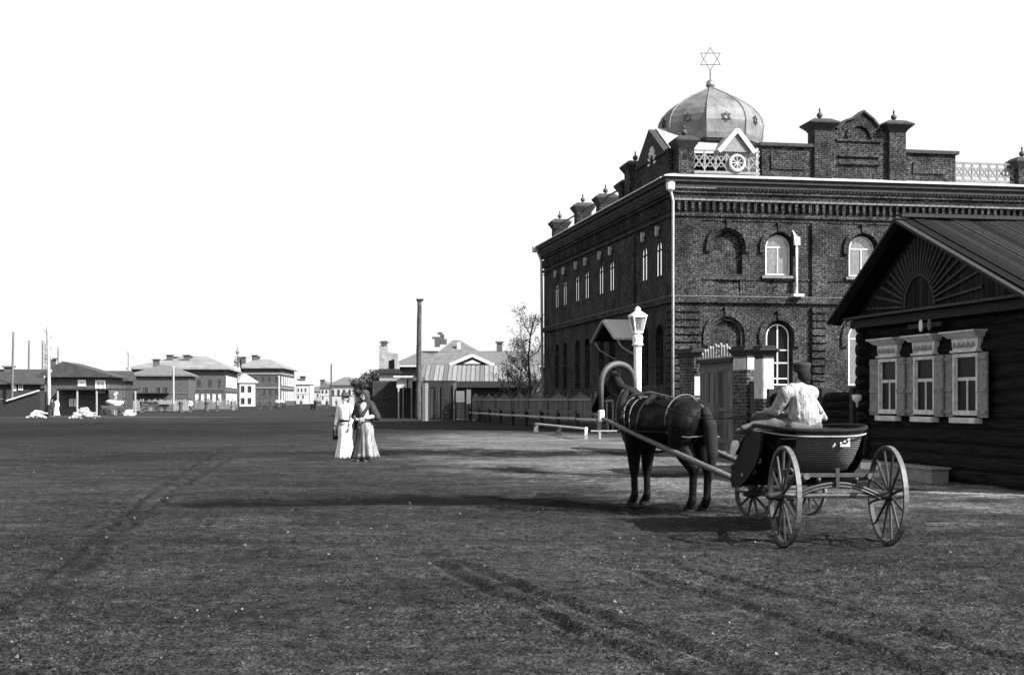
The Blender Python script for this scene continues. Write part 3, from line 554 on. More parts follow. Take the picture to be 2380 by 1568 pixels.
mb = MB(); mb.bar((-.2, T0, 3.08), (-.2, T1+.15, 3.08), .12, .16); mb.build('gable_cornice', DARK, house); MB().bar((-.3, T0, 3.2), (-.3, T1+.15, 3.2), .26, .04).build('gable_ledge', RAY, house)
# roof: near slope of broad boards, far slope, rake boards
RF = planks('roof_boards', .008, .21, 0, .8)
def slope(y0, z0, y1, z1, th=.07, name='roof'):
    mb = MB(); xs = np.arange(-.52, 9.4, .21)
    for i, x in enumerate(xs):
        dz = random.uniform(-.02, .02); e = random.uniform(-.12, .08); d = Vector((0, y1-y0, z1-z0)).normalized()*e; up = .012*(i % 2)
        a0, a1 = (y0, z0+dz+up), (y1+d.y, z1+d.z+dz*.5+up)
        mb.hexa([(x, a0[0], a0[1]), (x+.2, a0[0], a0[1]), (x+.2, a1[0], a1[1]), (x, a1[0], a1[1])], [(x, a0[0], a0[1]+th), (x+.2, a0[0], a0[1]+th), (x+.2, a1[0], a1[1]+th), (x, a1[0], a1[1]+th)])
    return mb.build(name, RF, house)
slope(3.38, 4.88, -1.75, 4.88-.39*5.13); slope(3.38, 4.88, 6.5, 4.88-.565*3.12)
mb = MB(); mb.bar((-.55, 3.38, 5.0), (9.3, 3.38, 5.0), .22, .07); mb.build('ridge_board', DARK, house)
mb = MB(); mb.bar((-.56, 3.45, 4.93), (-.56, -1.75, 4.9-.39*5.2), .05, .2, (1, 0, 0)); mb.build('rake_board', DARK, house); mb = MB(); mb.bar((-.56, 3.3, 4.95), (-.56, 6.52, 4.9-.565*3.14), .05, .2, (1, 0, 0)); mb.build('rake_board', DARK, house)
# windows
WSH = M('shutter_paint', .19, .7, .4, 7, (1, 1, 3), speck=.35, bump=.003); WFR = M('window_white', .55, .7, .3, 6, speck=.2, bump=.002)
def swing(parent, hinge, w, z0, z1, ang, side):
    """open board shutter hinged at y=hinge; ang 0 = flat on the wall"""
    mb = MB(); c, s_ = math.cos(ang), math.sin(ang)
    P = lambda u, v, z: (-.16-u*s_-v*c, hinge+side*(u*c)-side*v*s_*(1), z)
    def slab(u0, u1, v0, v1, a, b): mb.hexa([P(u0, v0, a), P(u1, v0, a), P(u1, v1, a), P(u0, v1, a)], [P(u0, v0, b), P(u1, v0, b), P(u1, v1, b), P(u0, v1, b)])
    slab(0, w, 0, .03, z0, z1)
    for zz in (z0+.06, (z0+z1)/2-.12, z1-.12): slab(.02, w-.02, .03, .05, zz, zz+.07)
    return mb.build('shutter', WSH, parent)
for i, (yc, w, al) in enumerate(((4.97, .84, 0), (3.45, .84, 0), (1.9, .88, 0))):
    a, b = yc-w/2, yc+w/2; z0, z1 = 1.23, 2.34; f = MB()
    for (p0, p1, q0, q1) in ((a, a+.06, z0, z1), (b-.06, b, z0, z1), (a+.06, b-.06, z0, z0+.09), (a+.06, b-.06, z1-.07, z1)): f.box(-.2, -.1, p0, p1, q0, q1)
    win = f.build('window', WFR, house, bev=.006)
    s_ = MB(); zt_ = z0+.09+(z1-z0-.2)*.62
    s_.box(-.15, -.12, a+.06, b-.06, zt_-.03, zt_+.03); s_.box(-.148, -.121, yc-.025, yc+.025, z0+.09, zt_-.03)
    for (p0, p1, q0, q1) in ((a+.062, a+.09, z0+.09, z1-.07), (b-.09, b-.062, z0+.09, z1-.07)): s_.box(-.152, -.118, p0, p1, q0, q1)
    s_.build('sash', WFR, win)
    MB().box(-.135, -.125, a+.06, b-.06, z0+.09, z1-.07).build('pane', GLD, win)
    MB().box(-.26, -.1, a-.02, b+.02, 1.09, 1.19).build('window_sill', WFR, win, bev=.008)
    h = MB(); h.prism([(a+.02, 2.36), (b-.02, 2.36), (b+.04, 2.62), (a-.04, 2.62)], -.2, -.1, 'x'); h.box(-.24, -.1, a-.02, b+.02, 2.36, 2.4)
    h.hexa([(-.25, a-.08, 2.62), (-.1, a-.08, 2.62), (-.1, b+.08, 2.62), (-.25, b+.08, 2.62)], [(-.36, a-.17, 2.71), (-.1, a-.17, 2.71), (-.1, b+.17, 2.71), (-.36, b+.17, 2.71)]); h.box(-.38, -.1, a-.19, b+.19, 2.712, 2.74)
    h.build('window_crown', WFR, win)
    cv = MB()
    for q in range(5):
        y_ = a+.12+q*(w-.24)/4; cv.tube([(-.215, y_-.05, 2.45), (-.225, y_, 2.53), (-.215, y_+.05, 2.45)], .018, 5)
    cv.bar((-.203, a+.08, 2.48), (-.203, b-.08, 2.48), .01, .02); cv.build('carving', M('carving_grey', .3, .8, .2), win)
    for sd_, h_, an in ((-1, a, .14), (1, b, .02)): swing(win, h_, .42 if sd_ < 0 else (.38 if i == 0 else .4), z0-.03, z1+.0, an, sd_)
for yy, m_, r0 in ((3.05, WHITE, .085), (2.72, STONE, .08)):
    mb = MB(); mb.lathe([(.01, 0), (r0, .0), (r0, .02), (.01, .03)], (0, 0, 0), 14); mb.v = [(-.27-p[2], yy+p[0]*.8, 2.9+p[1]*1.35) for p in mb.v]; mb.build('number_plate', m_, house)
MB().box(-.27, -.245, 2.3, 3.6, 2.86, 2.94).build('name_board', DARK, house)
mb = MB(); mb.box(-.45, -.12, 2.3, 5.9, -.1, .24); mb.build('earth_bench', M('plank_bench', .2, .85, .3, 5), house); 
MB().box(-.5, -.1, 2.24, 5.95, .242, .275).build('bench_board', PALEW, house)
for c in kids(house):
    if c.name.startswith('log_wall'): c.location.x += .12
    if c.name.split('.')[0] == 'window': c.location.x += .12; c.location.y -= .1
# ------------------------------------------------------------------ carriage gate and dark yard fence between the log house and the hall
def street(t, off=0): return Vector((7.4-.182*t+.983*off, 28.8+.983*t+.182*off, 0))
def t_of(px, off=0):
    r = (px-CX)/F_; return (7.4+.983*off-r*(28.8+.182*off))/(.182+.983*r)
gate = empty('carriage_gate', street(t_of(1670)), UA, 'double leaf board gate with carved top between brick posts whitened on one side', 'gate')
tg = t_of(1670); q = lambda px: t_of(px)-tg
GP = planks('gate_boards', .11, .15, 1, .5)
gY = lambda px: 28.8+.983*t_of(px); gzz = lambda py, px: gz(py, gY(px))
g0, g1 = q(1712), q(1630); gm_ = (g0+g1)/2
for a, b in ((g0, gm_-.02), (gm_+.02, g1)):
    lf = MB().box(-.04, .04, a, b, .12, gzz(862, 1670)-.02).build('gate_leaf', GP, gate)
    for z in (1.2, .35): MB().box(-.07, -.04, a+.03, b-.03, z, z+.1).build('ledge', GREYW, lf)
mb = MB(); zt1 = gzz(862, 1670); mb.box(-.09, .09, g0, g1, zt1, zt1+.1); mb.box(-.05, .05, g0, g1, zt1+.1, gzz(843, 1670)); mb.build('transom', GREYW, gate)
MB().box(-.16, .16, g0-.05, g1+.05, gzz(843, 1670), gzz(834, 1670)).build('lintel', DARK, gate)
mb = MB(); n = 13
for i in range(n):
    y0 = g0+(g1-g0)*(i+.1)/n; y1 = g0+(g1-g0)*(i+.85)/n; hh = .12+.2*math.sin(math.pi*(i+.5)/n)+.05*(i % 2); b0 = gzz(834, 1670)
    mb.prism([(y0, b0), (y1, b0), (y1, b0+hh), ((y0+y1)/2, b0+hh+.07), (y0, b0+hh)], -.02, .02, 'x')
mb.box(-.03, .03, g0, g1, gzz(834, 1670), gzz(834, 1670)+.05); mb.tube([(-.03, gm_+.22*math.cos(k*math.pi/6), gzz(834, 1670)+.22+.1*math.sin(k*math.pi/6)) for k in range(12)], .02, 5, closed=True); mb.build('carved_crest', M('fretwork', .2, .8, .4, 9), gate)
BRG = brick('gate_brick', .03, .08)
def gpost(px0, px1, ytop, wpx, name='gate_post'):
    a, b = q(px1), q(px0); zt_ = gz(ytop, gY((px0+px1)/2)); P = MB().box(-.14, .14, a, b, -.1, zt_-.25).build(name, BRG, gate)
    m = MB(); m.hexa([(-.14, a, zt_-.25), (.14, a, zt_-.25), (.14, b, zt_-.25), (-.14, b, zt_-.25)], [(-.24, a-.1, zt_-.1), (.24, a-.1, zt_-.1), (.24, b+.1, zt_-.1), (-.24, b+.1, zt_-.1)]); m.box(-.26, .26, a-.12, b+.12, zt_-.1, zt_-.04); m.box(-.18, .18, a-.02, b+.02, zt_-.04, zt_+.03); m.build('post_cap', DARK, P)
    return P, a, b, zt_
P, a, b, zt_ = gpost(1590, 1624, 812, 0); MB().box(-.13, .1, a-.012, a, zt_-1.35, zt_-.8).build('whitewash_panel', WHT2, P)
P, a, b, zt_ = gpost(1716, 1748, 806, 0); MB().box(-.13, .135, a-.012, a, zt_-.6, zt_-.3).build('whitewash_panel', WHT2, P); MB().box(-.152, -.14, a+.02, b-.02, zt_-.6, zt_-.3).build('whitewash_panel', WHT2, P)
P, a, b, zt_ = gpost(1766, 1786, 806, 0); MB().box(-.135, .135, a-.012, a, zt_-1.3, zt_-.3).build('whitewash_panel', WHT2, P); MB().box(-.152, -.14, a+.0, b, zt_-1.3, zt_-.3).build('whitewash_panel', WHT2, P)
MB().box(-.04, .04, q(1766), q(1748), .1, 2.0).build('wicket_door', GP, gate)
o = MB().lathe([(.13, -.05), (.13, .2), (.11, .42), (.07, .52), (.01, .54)], gp(1709, 1074), 12).build('kerb_stone', WHT2, None, True); tag(o, 'short white round-topped kerb stone by the gate behind the horse', 'kerb stone')
o = MB().box(-.5, .5, -.15, .15, 0, .2).build('stone_block', STONE); o.location = gp(1734, 1062); o.rotation_euler = (0, 0, .3); tag(o, 'pale flat stone block on the ground next to the gate', 'stone block')
fnc = empty('yard_fence', street(0), UA, 'low dark log fence joining the gate post and the log house', 'fence')
mb = MB(); z = .1; ee = t_of(1786)-.3
while z < 1.75: mb.tube([(0, .3, z), (.01, ee*.5, z+.01), (0, ee, z)], .1, 8); z += .185
mb.build('log_panel', LOG, fnc, True)
for i in range(4): MB().box(-.15, .13, .25+i*(ee-.4)/3, .43+i*(ee-.4)/3, 0, 1.78).build('post', DARK, fnc)
p_ = street(t_of(1992, -.2), -.2); o = MB().lathe([(.02, 0), (.03, .1), (.1, .16), (.11, .26), (.01, .27)], (0, 0, 0), 10).build('wash_stand', WHITE, None, True); o.location = (p_.x, p_.y, gz(946, p_.y)); tag(o, 'small white funnel-shaped fitting hanging on the dark yard fence', 'wash funnel')
# ------------------------------------------------------------------ front fence of the hall, rail fence, low beam
def fence_run(P0, P1): d = (P1-P0); return P0, d, d.length, math.atan2(-d.x, d.y)
Pn, Pf = Vector((gx(1378, 72), 72, 0)), Vector((gx(1062, 106), 106, 0)); P0, d, L_, az = fence_run(Pn, Pf)
bf = empty('board_fence', Pn, az, 'long grey board fence with wavy top in front of the brick building', 'fence')
n = 8; seg = L_/n; BF = planks('fence_boards', .13, .14, 1, .4)
for i in range(n):
    y0, y1 = i*seg+.08, (i+1)*seg-.08; poly = [(y0, .1), (y1, .1)] + [(y1-(y1-y0)*k/12, 1.62+.24*math.sin(math.pi*k/12)**2 + (.12 if k == 6 else 0)) for k in range(13)]
    p = MB().prism(poly, -.02, .02, 'x').build('board_panel', BF, bf); MB().box(-.08, -.022, y0, y1, 1.5, 1.58).build('rail', PALEW, p)
for i in range(n+1): MB().box(-.1, .1, i*seg-.08, i*seg+.08, 0, 1.85+.08*(i % 2)).build('post', GREYW, bf)
# open pickets by the corner
pk = empty('picket_fence', (gx(1380, 71), 71, 0), az, 'short open picket fence at the near end of the grey board fence', 'fence')
for i in range(5): MB().box(-.03, .03, -.95*i-.35, -.95*i-.27, .0, 1.95).build('picket', PALEW, pk)
MB().box(-.045, -.03, -4.4, -.1, 1.45, 1.53).build('rail', PALEW, pk); MB().box(-.045, -.03, -4.4, -.1, .5, .57).build('rail', GREYW, pk)
Pn, Pf = Vector((gx(1392, 62), 62, 0)), Vector((gx(1093, 100), 100, 0)); P0, d, L_, az = fence_run(Pn, Pf)
rf = empty('rail_fence', Pn, az, 'low two-rail fence with short dark posts along the pavement edge', 'fence')
n = 9
for i in range(n+1): MB().box(-.09, .09, i*L_/n-.09, i*L_/n+.09, 0, 1.0).build('post', DARK, rf)
for i in range(n):
    y0, y1 = i*L_/n+.09, (i+1)*L_/n-.09; dz = .02*math.sin(i*2.1)
    MB().bar((0, y0, .93+dz), (0, y1, .92-dz), .11, .11).build('rail', GREYW, rf); MB().bar((-.05, y0, .62+dz), (-.05, y1, .61), .07, .1).build('rail', WHT2, rf)  # lower rail coloured pale in place of the light it catches
MB().box(.4, .46, 0, L_, .0, .42).build('skirting_board', DARK, rf)
Pn, Pf = gp(1362, 1020), gp(1245, 1004); P0, d, L_, az = fence_run(Pn, Pf)
bm_ = empty('beam_bench', Pn, az, 'low pale beam on short white posts at the pavement edge behind the horse', 'bench')
MB().bar((0, -.05, .4), (0, L_, .4), .12, .06).build('beam', WHT2, bm_); MB().box(-.05, .05, -.06, .06, 0, .46).build('post', WHITE, bm_); MB().box(-.1, .1, L_-.1, L_-.02, 0, .43).build('post', GREYW, bm_); MB().box(-.1, .1, L_*.5-.1, L_*.5+.1, 0, .354).build('post', DARK, bm_)
o = MB().box(0, 1.0, -.07, .07, .3, .35); o.box(.3, .38, -.06, .06, 0, .3); o = o.build('plank_seat', PALEW); o.location = Pn+Vector((.18, -.2, 0)); tag(o, 'short pale plank seat at the near end of the low beam', 'bench')
o = MB().box(-.17, .17, -.1, .1, 0, .12).build('box', WHITE, None, bev=.01); o.location = (gx(2024, 26), 26, .2); tag(o, 'small white box lying at the far end of the bench below the log house', 'box')
# ------------------------------------------------------------------ street lamp
lx, ly = gx(1482, 37), 37
lamp = empty('street_lamp', (lx, ly, 0), .25, 'white street lamp with glass lantern on a stout post behind the horse', 'street lamp')
lz = lambda py: gz(py, 37)
MB().lathe([(.1, 0), (.1, .5), (.085, 1.2), (.1, 1.8), (.1, 2.3), (.105, lz(807)), (.105, lz(803))], (0, 0, 0), 14).build('post', WHITE, lamp, True)
m = MB().lathe([(.15, lz(803)), (.15, lz(799)), (.13, lz(797)), (.14, lz(790)), (.14, lz(783)), (.12, lz(778)), (.07, lz(776))], (0, 0, 0), 14).build('collar', WHITE, lamp, True)
lb, lt = lz(772), lz(735)
def sq(h, z): return [(-h, -h, z), (h, -h, z), (h, h, z), (-h, h, z)]
f = MB(); f.hexa(sq(.115, lb-.03), sq(.115, lb)); 
f.hexa(sq(.21, lt), sq(.21, lt+.02)); f.hexa(sq(.21, lt+.02), sq(.06, lt+.15)); f.hexa(sq(.06, lt+.15), sq(.06, lt+.2)); f.hexa(sq(.07, lt+.2), sq(.01, lt+.27))
f.build('lantern_roof', WHITE, lamp)
f = MB()
for sx_, sy_ in ((1, 1), (1, -1), (-1, 1), (-1, -1)): f.bar((.10*sx_, .10*sy_, lb), (.18*sx_, .18*sy_, lt), .035)
for h_, z_ in ((.10, lb+.015), (.18, lt-.015)):
    for s_ in (1, -1): f.bar((-h_, s_*h_, z_), (h_, s_*h_, z_), .03); f.bar((s_*h_, -h_, z_), (s_*h_, h_, z_), .03)
f.build('lantern_frame', WHITE, lamp)
gl = bpy.data.materials.new('lantern_glass'); gl.use_nodes = True; b_ = gl.node_tree.nodes['Principled BSDF']; b_.inputs['Base Color'].default_value = (.5, .5, .5, 1); b_.inputs['Transmission Weight'].default_value = .85; b_.inputs['Roughness'].default_value = .1; b_.inputs['IOR'].default_value = 1.05
MB().hexa(sq(.095, lb), sq(.172, lt-.01)).build('lantern_glass', gl, lamp)
MB().lathe([(.05, lb), (.06, lb+.12), (.02, lb+.2)], (0, 0, 0), 10).build('burner', PALEW, lamp)
def text_mesh(body, size, mat, parent, loc, rot, ext=.002):
    c = bpy.data.curves.new('t', 'FONT'); c.body = body; c.size = size; c.extrude = ext; c.align_x = 'CENTER'; c.align_y = 'CENTER'
    o = bpy.data.objects.new('numeral', c); COL.objects.link(o); dg = bpy.context.evaluated_depsgraph_get(); dg.update()
    me = bpy.data.meshes.new_from_object(o.evaluated_get(dg)); bpy.data.objects.remove(o); me.materials.clear(); me.materials.append(mat)
    o = bpy.data.objects.new('numeral', me); COL.objects.link(o); o.parent = parent; o.location = loc; o.rotation_euler = rot; return o
text_mesh('21', .13, DARK, m, (0, -.143, lz(787)), (R(90), 0, -.25))
# ------------------------------------------------------------------ poles
def pole(px, py_top, Y, r, mat, label, name='utility_pole', ins=0, base=None, lean=0, cat='utility pole', group=None, stub=0):
    h = gz(py_top, Y); p = empty(name, (gx(px, Y), Y, 0), 0, label, cat, group); n = 14
    pts = [Vector((lean*i/n+.03*r*noise.noise(Vector((i*.9, px, 0)))*8, .0, -.3+(h+.3)*i/n)) for i in range(n+1)]
    MB().tube(pts, [r*(1.1-.3*i/n)*(1+.08*noise.noise(Vector((i*1.7, 0, px)))) for i in range(n+1)], 10).build('shaft', mat, p, True)
    if base: MB().lathe([(r*1.5, 0), (r*1.45, base), (r*1.1, base)], (0, 0, 0), 10).build('base_stub', DARK, p)
    for k in range(ins):
        z = h-.45-k*.55; s = 1 if k % 2 else -1
        a = MB(); a.tube([(lean, 0, z-.12), (lean+s*.28, 0, z-.1), (lean+s*.32, 0, z+.12)], .025, 6); br = a.build('bracket', M('bracket_iron', .08), p); MB().lathe([(.03, 0), (.06, .05), (.07, .12), (.03, .18)], (lean+s*.32, 0, z+.1), 8).build('insulator', M('porcelain', .45), br)
    return p
BARK = M('tarred_pole', .05, .9, .55, 3, (3, 3, 1), speck=.35, bump=.01); PGREY = M('sunbleached_pole', .3, .9, .3, 3, (3, 3, 1), speck=.3)
p = pole(972, 696, 106, .21, BARK, 'thick dark rough log pole standing alone beyond the two women', lean=.1)
MB().hexa([(-.1, -.2, 9.15), (.35, -.2, 9.15), (.35, .2, 9.15), (-.1, .2, 9.15)], [(-.2, -.22, 9.32), (.42, -.22, 9.32), (.42, .22, 9.32), (-.2, .22, 9.32)]).build('pole_cap', DARK, p)
pole(115, 758, 126, .17, PGREY, 'tallest pale pole with many side insulators at the left, on a dark stub', ins=9, base=1.1, lean=-.15)
pole(27, 771, 150, .13, M('slim_pole', .1), 'slim bare pole farthest left in the picture', lean=.2, group='slim poles among the left houses')
pole(65, 791, 170, .13, M('slim_pole', .1), 'slim bare pole between the leftmost one and the pale insulator pole', lean=.15, group='slim poles among the left houses')
pole(99, 791, 180, .13, M('slim_pole', .1), 'slim dark pole just left of the pale pole with insulators', group='slim poles among the left houses')
pole(105, 800, 186, .1, M('slim_pole', .1), 'thinnest grey pole close beside the pale pole with insulators', group='slim poles among the left houses')
pole(135, 806, 200, .11, M('slim_pole', .1), 'slim pole rising behind the gabled house on the left', group='slim poles among the left houses')
pole(300, 814, 215, .22, PGREY, 'pale pole in front of the hipped grey house, left of its wall', ins=2)
pole(403, 852, 190, .16, PALEW, 'short pale post before the middle of the hipped grey house')
pole(648, 873, 330, .3, PALEW, 'pale post before the large building with the long side wall')
pole(770, 845, 330, .2, BARK, 'slender dark pole far down the street left of the women', lean=0)
# ------------------------------------------------------------------ buildings across and along the street
DW = M('dark_board_wall', .03, .9, .5, 1.5, (1, 1, 4), speck=.4); MW = M('grey_board_wall', .055, .9, .45, 1.5, (1, 1, 4), speck=.4); PW = M('pale_plaster', .36, .9, .2, 1, speck=.15)
WF2 = M('white_window_frame', .7); FB = M('far_brick', .05, .9, .4, .8, speck=.35)
def bhouse(name, label, cat, pxl, pxr, Y, d, ye, yr, roof, wm, rm, rz=0., wins=(), chims=(), ap=(.35, .65), ov=.5, group=None, side_w=(), eave=True, bands=()):
    x0 = gx(pxl, Y); w = (gx(pxr, Y)-x0)/math.cos(rz); h = gz(ye, Y); hr = gz(yr, Y+d*.4)
    r = empty(name, (x0, Y, 0), rz, label, cat, group)
    MB().box(0, w, 0, d, -.3, h).build('wall', wm, r)
    for xx in (0, w-.14): MB().box(xx, xx+.14, -.05, -.0, 0, h-.02).build('corner_board', GREYW, r)
    MB().box(.15, w-.15, -.09, -.0, h*.5-.06, h*.5+.06).build('string_board', GREYW, r)
    mb = MB(); a = [(-ov, -ov, h), (w+ov, -ov, h), (w+ov, d+ov, h), (-ov, d+ov, h)]; th = .12 if Y < 200 else .25
    b = [(p[0], p[1], h+th) for p in a]; mb.hexa(a, b)
    if roof == 'hip':
        c = [(w*ap[0], d*.42, hr), (w*ap[1], d*.42, hr), (w*ap[1], d*.6, hr), (w*ap[0], d*.6, hr)]; mb.hexa([(p[0], p[1], p[2]+.002) for p in b], c)
    elif roof == 'gf':
        xa = w*ap[0]; mb.prism([(-ov, h+th+.002), (w+ov, h+th+.002), (xa, hr)], -ov, d+ov, 'y')
    else: mb.prism([(-ov, h+th+.002), (d+ov, h+th+.002), (d/2, hr)], -ov, w+ov, 'x')
    rf_ = mb.build('roof', rm, r)
    for (px, pyt, yo, cw) in chims:
        cx_ = (gx(px, Y+yo)-x0)/math.cos(rz); ct = gz(pyt, Y+yo); m = MB(); m.box(cx_-cw/2, cx_+cw/2, yo-cw/2, yo+cw/2, h+.1, ct-.15); m.box(cx_-cw*.7, cx_+cw*.7, yo-cw*.7, yo+cw*.7, ct-.15, ct); m.build('chimney', M('chimney_brick', .06), rf_)
    for wn in wins:
        a_, b_, t_, u_ = wn[:4]; st = wn[4] if len(wn) > 4 else 'w'
        xa, xb = [(gx(q, Y)-x0)/math.cos(rz) for q in (a_, b_)]; za, zb_ = gz(u_, Y), gz(t_, Y); fw = min(.16, (xb-xa)*.2)*(1.6 if st == 'f' else 1)
        m = MB()
        for (p0, p1, q0, q1) in ((xa, xa+fw, za, zb_), (xb-fw, xb, za, zb_), (xa+fw, xb-fw, za, za+fw), (xa+fw, xb-fw, zb_-fw, zb_)): m.box(p0, p1, -.1, -.0, q0, q1)
        xm = (xa+xb)/2; m.box(xm-.04, xm+.04, -.06, -.0, za+fw, zb_-fw)
        f = m.build('window', WF2 if st != 'd' else M('grey_frame', .06), r); MB().box(xa+fw, xb-fw, -.03, -.005, za+fw, zb_-fw).build('pane', PW if st == 'p' else GLD, f)
    for (f0, f1, z0, z1) in side_w:                     # on the right hand side wall, as fractions of its depth
        m = MB(); ya, yb = d*f0, d*f1; fw = (yb-ya)*.14
        for (p0, p1, q0, q1) in ((ya, ya+fw, z0, z1), (yb-fw, yb, z0, z1), (ya+fw, yb-fw, z0, z0+.2), (ya+fw, yb-fw, z1-.25, z1)): m.box(w, w+.12, p0, p1, q0, q1)
        f = m.build('window', WF2, r); MB().box(w+.005, w+.04, ya+fw, yb-fw, z0+.2, z1-.25).build('pane', GLD, f)
    for (z0, z1, pr, bmm) in bands:
        m = MB(); m.box(-pr, w+pr, -pr, -.0, z0, z1); m.box(w, w+pr, 0, d, z0, z1); m.build('string_course', bmm, r)
    return r
Z2 = R(7.7)
hA = bhouse('low_house', 'long low dark house at the left edge with pale windows', 'house', -110, 112, 150, 9, 893, 857, 'gs', DW, ROOFD, Z2, [(25, 31, 889, 908, 'p'), (36, 46, 891, 906), (57, 62, 888, 900, 'd'), (86, 95, 888, 901, 'p')], [(27, 850, 4, .9)], group='houses left of the street')
hB = bhouse('gabled_house', 'dark wooden house with a broad gable and white framed windows left', 'house', 104, 246, 140, 10, 876, 842, 'gf', MW, ROOFD, Z2, [(178, 196, 882, 897, 'f'), (217, 240, 883, 913, 'p'), (159, 167, 926, 944, 'p'), (169, 177, 926, 944, 'p')], [(129, 832, 3, .8), (183, 849, 5, .7)], ap=(.3, .3), ov=.7, group='houses left of the street')
MB().box(1.5, 9.5, -2.2, 0, 2.55, 2.7).build('awning', DARK, hB)
for i in range(5): MB().box(1.6+i*1.9, 1.75+i*1.9, -2.1, -1.95, 0, 2.55).build('awning_post', PALEW, hB)
hC = bhouse('barn', 'black roofed barn between the gabled house and the pale pole', 'barn', 196, 286, 178, 8, 885, 861, 'gs', DW, ROOFD, Z2, [(262, 267, 893, 905, 'd')], [], group='houses left of the street')
hD = bhouse('hipped_house', 'grey two-storey house with a low hipped roof behind two pale poles', 'house', 306, 436, 205, 9, 874, 848, 'hip', MW, ROOFG, Z2, [(362, 372, 898, 914, 'd'), (378, 388, 898, 914, 'd'), (334, 344, 898, 914, 'd'), (318, 327, 926, 940, 'd')], [(370, 834, 4, .9)], ap=(.42, .6), group='houses left of the street')
MB().box(.5, 5.5, -1.8, 0, 2.5, 2.65).build('awning', DARK, hD)
hE = bhouse('long_house', 'large two-storey house under a broad white hipped roof with paired chimneys', 'house', 306, 518, 245, 34, 858, 827, 'hip', MW, M('far_pale_roof', .16, .8, .3, .4, speck=.2), Z2, [(411, 422, 880, 904, 'p'), (425, 436, 880, 904, 'p'), (455, 463, 880, 898, 'd'), (480, 488, 880, 898, 'd'), (502, 509, 880, 898, 'd')] + [(450+i*13, 456+i*13, 916, 934) for i in range(5)], [(408, 824, 9, 1.1), (422, 828, 12, 1), (446, 824, 9, 1.1), (457, 827, 12, 1)], ap=(.42, .72), ov=.9,
   side_w=[(.06+i*.15, .12+i*.15, 3.9, 5.9) for i in range(6)]+[(.06+i*.15, .12+i*.15, .8, 2.7) for i in range(6)], bands=[(3.1, 3.3, .1, MW)], group='houses left of the street')
# ornamental white pediment standing on that house's street wall
w_ = (gx(518, 245)-gx(306, 245))/math.cos(Z2); he = gz(858, 245)
mb = MB(); mb.prism([(22, he), (34, he), (34, he+1.1)] + [(28+4*math.cos(k*math.pi/8), he+1.1+1.9*math.sin(k*math.pi/8)) for k in range(9)] + [(22, he+1.1)], w_+.1, w_+.6, 'x'); pd = mb.build('pediment', PW, hE)
mb = MB(); mb.tube([(w_+.7, 28+4*math.cos(k*math.pi/8), he+1.1+1.9*math.sin(k*math.pi/8)) for k in range(9)], .3, 6); mb.build('arch_moulding', ROOFD, pd)
for y_, h_ in ((22.4, 2.6), (33.6, 2.6), (28, 4.6)):
    MB().lathe([(.3, he+1.1), (.3, he+1.5), (.12, he+1.7), (.12, he+h_-.9), (.4, he+h_-.5), (.15, he+h_-.1), (.03, he+h_+.7)], (w_+.35, y_, 0), 8).build('urn', M('urn_zinc', .12), pd)
hH = bhouse('corner_block', 'large dark two-storey block with white hipped roof at the far crossing', 'building', 553, 652, 410, 40, 856, 835, 'hip', FB, M('far_pale_roof', .16), R(3.4), [(560+i*16, 565+i*16, 874, 887, 'd') for i in range(6)]+[(612+i*14, 617+i*14, 902, 918, 'd') for i in range(3)], [(572, 829, 16, 1.6), (599, 825, 16, 1.6), (606, 828, 20, 1.6), (661, 850, 30, 1.6)], ap=(.25, .6), ov=1.1, side_w=[(.06+i*.16, .11+i*.16, 6.0, 8.6) for i in range(6)]+[(.06+i*.16, .11+i*.16, 1.4, 4.2) for i in range(6)], bands=[(5, 5.5, .25, STONE), (9.2, 9.8, .25, STONE)])
hG = bhouse('white_house', 'small white two-storey house with square dark windows at the far crossing', 'house', 556, 590, 350, 4.6, 889, 868, 'hip', PW, ROOFW, R(34), [(559, 567, 896, 912, 'd'), (573, 581, 896, 912, 'd'), (559, 567, 924, 939, 'd'), (573, 581, 924, 939, 'd')], [], ap=(.45, .55), side_w=[(.15, .35, 3.6, 5.2), (.6, .8, 3.6, 5.2), (.15, .35, .8, 2.4), (.6, .8, .8, 2.4)])
def far(name, label, *a, **k): return bhouse(name, label, 'house', *a, group='pale houses at the end of the street', **k)
far('far_house', 'pale flat-fronted house right behind the dark corner block', 688, 720, 560, 12, 893, 880, 'gs', PW, ROOFW, wins=[(692, 695, 902, 910, 'd'), (700, 703, 902, 910, 'd'), (709, 712, 902, 910, 'd'), (692, 695, 918, 926, 'd'), (703, 706, 918, 926, 'd')], chims=[(704, 874, 4, 2)])
far('far_house', 'lowest dim grey house exactly at the street end', 720, 748, 700, 12, 910, 898, 'gs', M('haze_wall', .3), ROOFG, wins=[(726, 729, 915, 922, 'd'), (737, 740, 915, 922, 'd')])
far('far_house', 'narrow pale house left of the slender dark pole', 744, 766, 520, 12, 901, 886, 'gf', PW, ROOFG, wins=[(748, 752, 906, 914, 'd'), (757, 761, 906, 914, 'd'), (749, 752, 921, 928, 'd')], ap=(.5, .5), chims=[(750, 882, 6, 1.6)])
far('far_house', 'white house with grey hipped roof behind the two women', 766, 826, 360, 14, 896, 876, 'hip', PW, ROOFG, R(-4), wins=[(772+i*13, 777+i*13, 905, 920, 'd') for i in range(4)], chims=[], ap=(.4, .6))
bhouse('small_house', 'dark house with grey slanting roof just right of the women', 'house', 824, 880, 220, 12, 888, 862, 'gf', DW, ROOFG, R(2), [(832, 838, 898, 912, 'd'), (848, 854, 898, 912, 'd')], ap=(.95, .95))
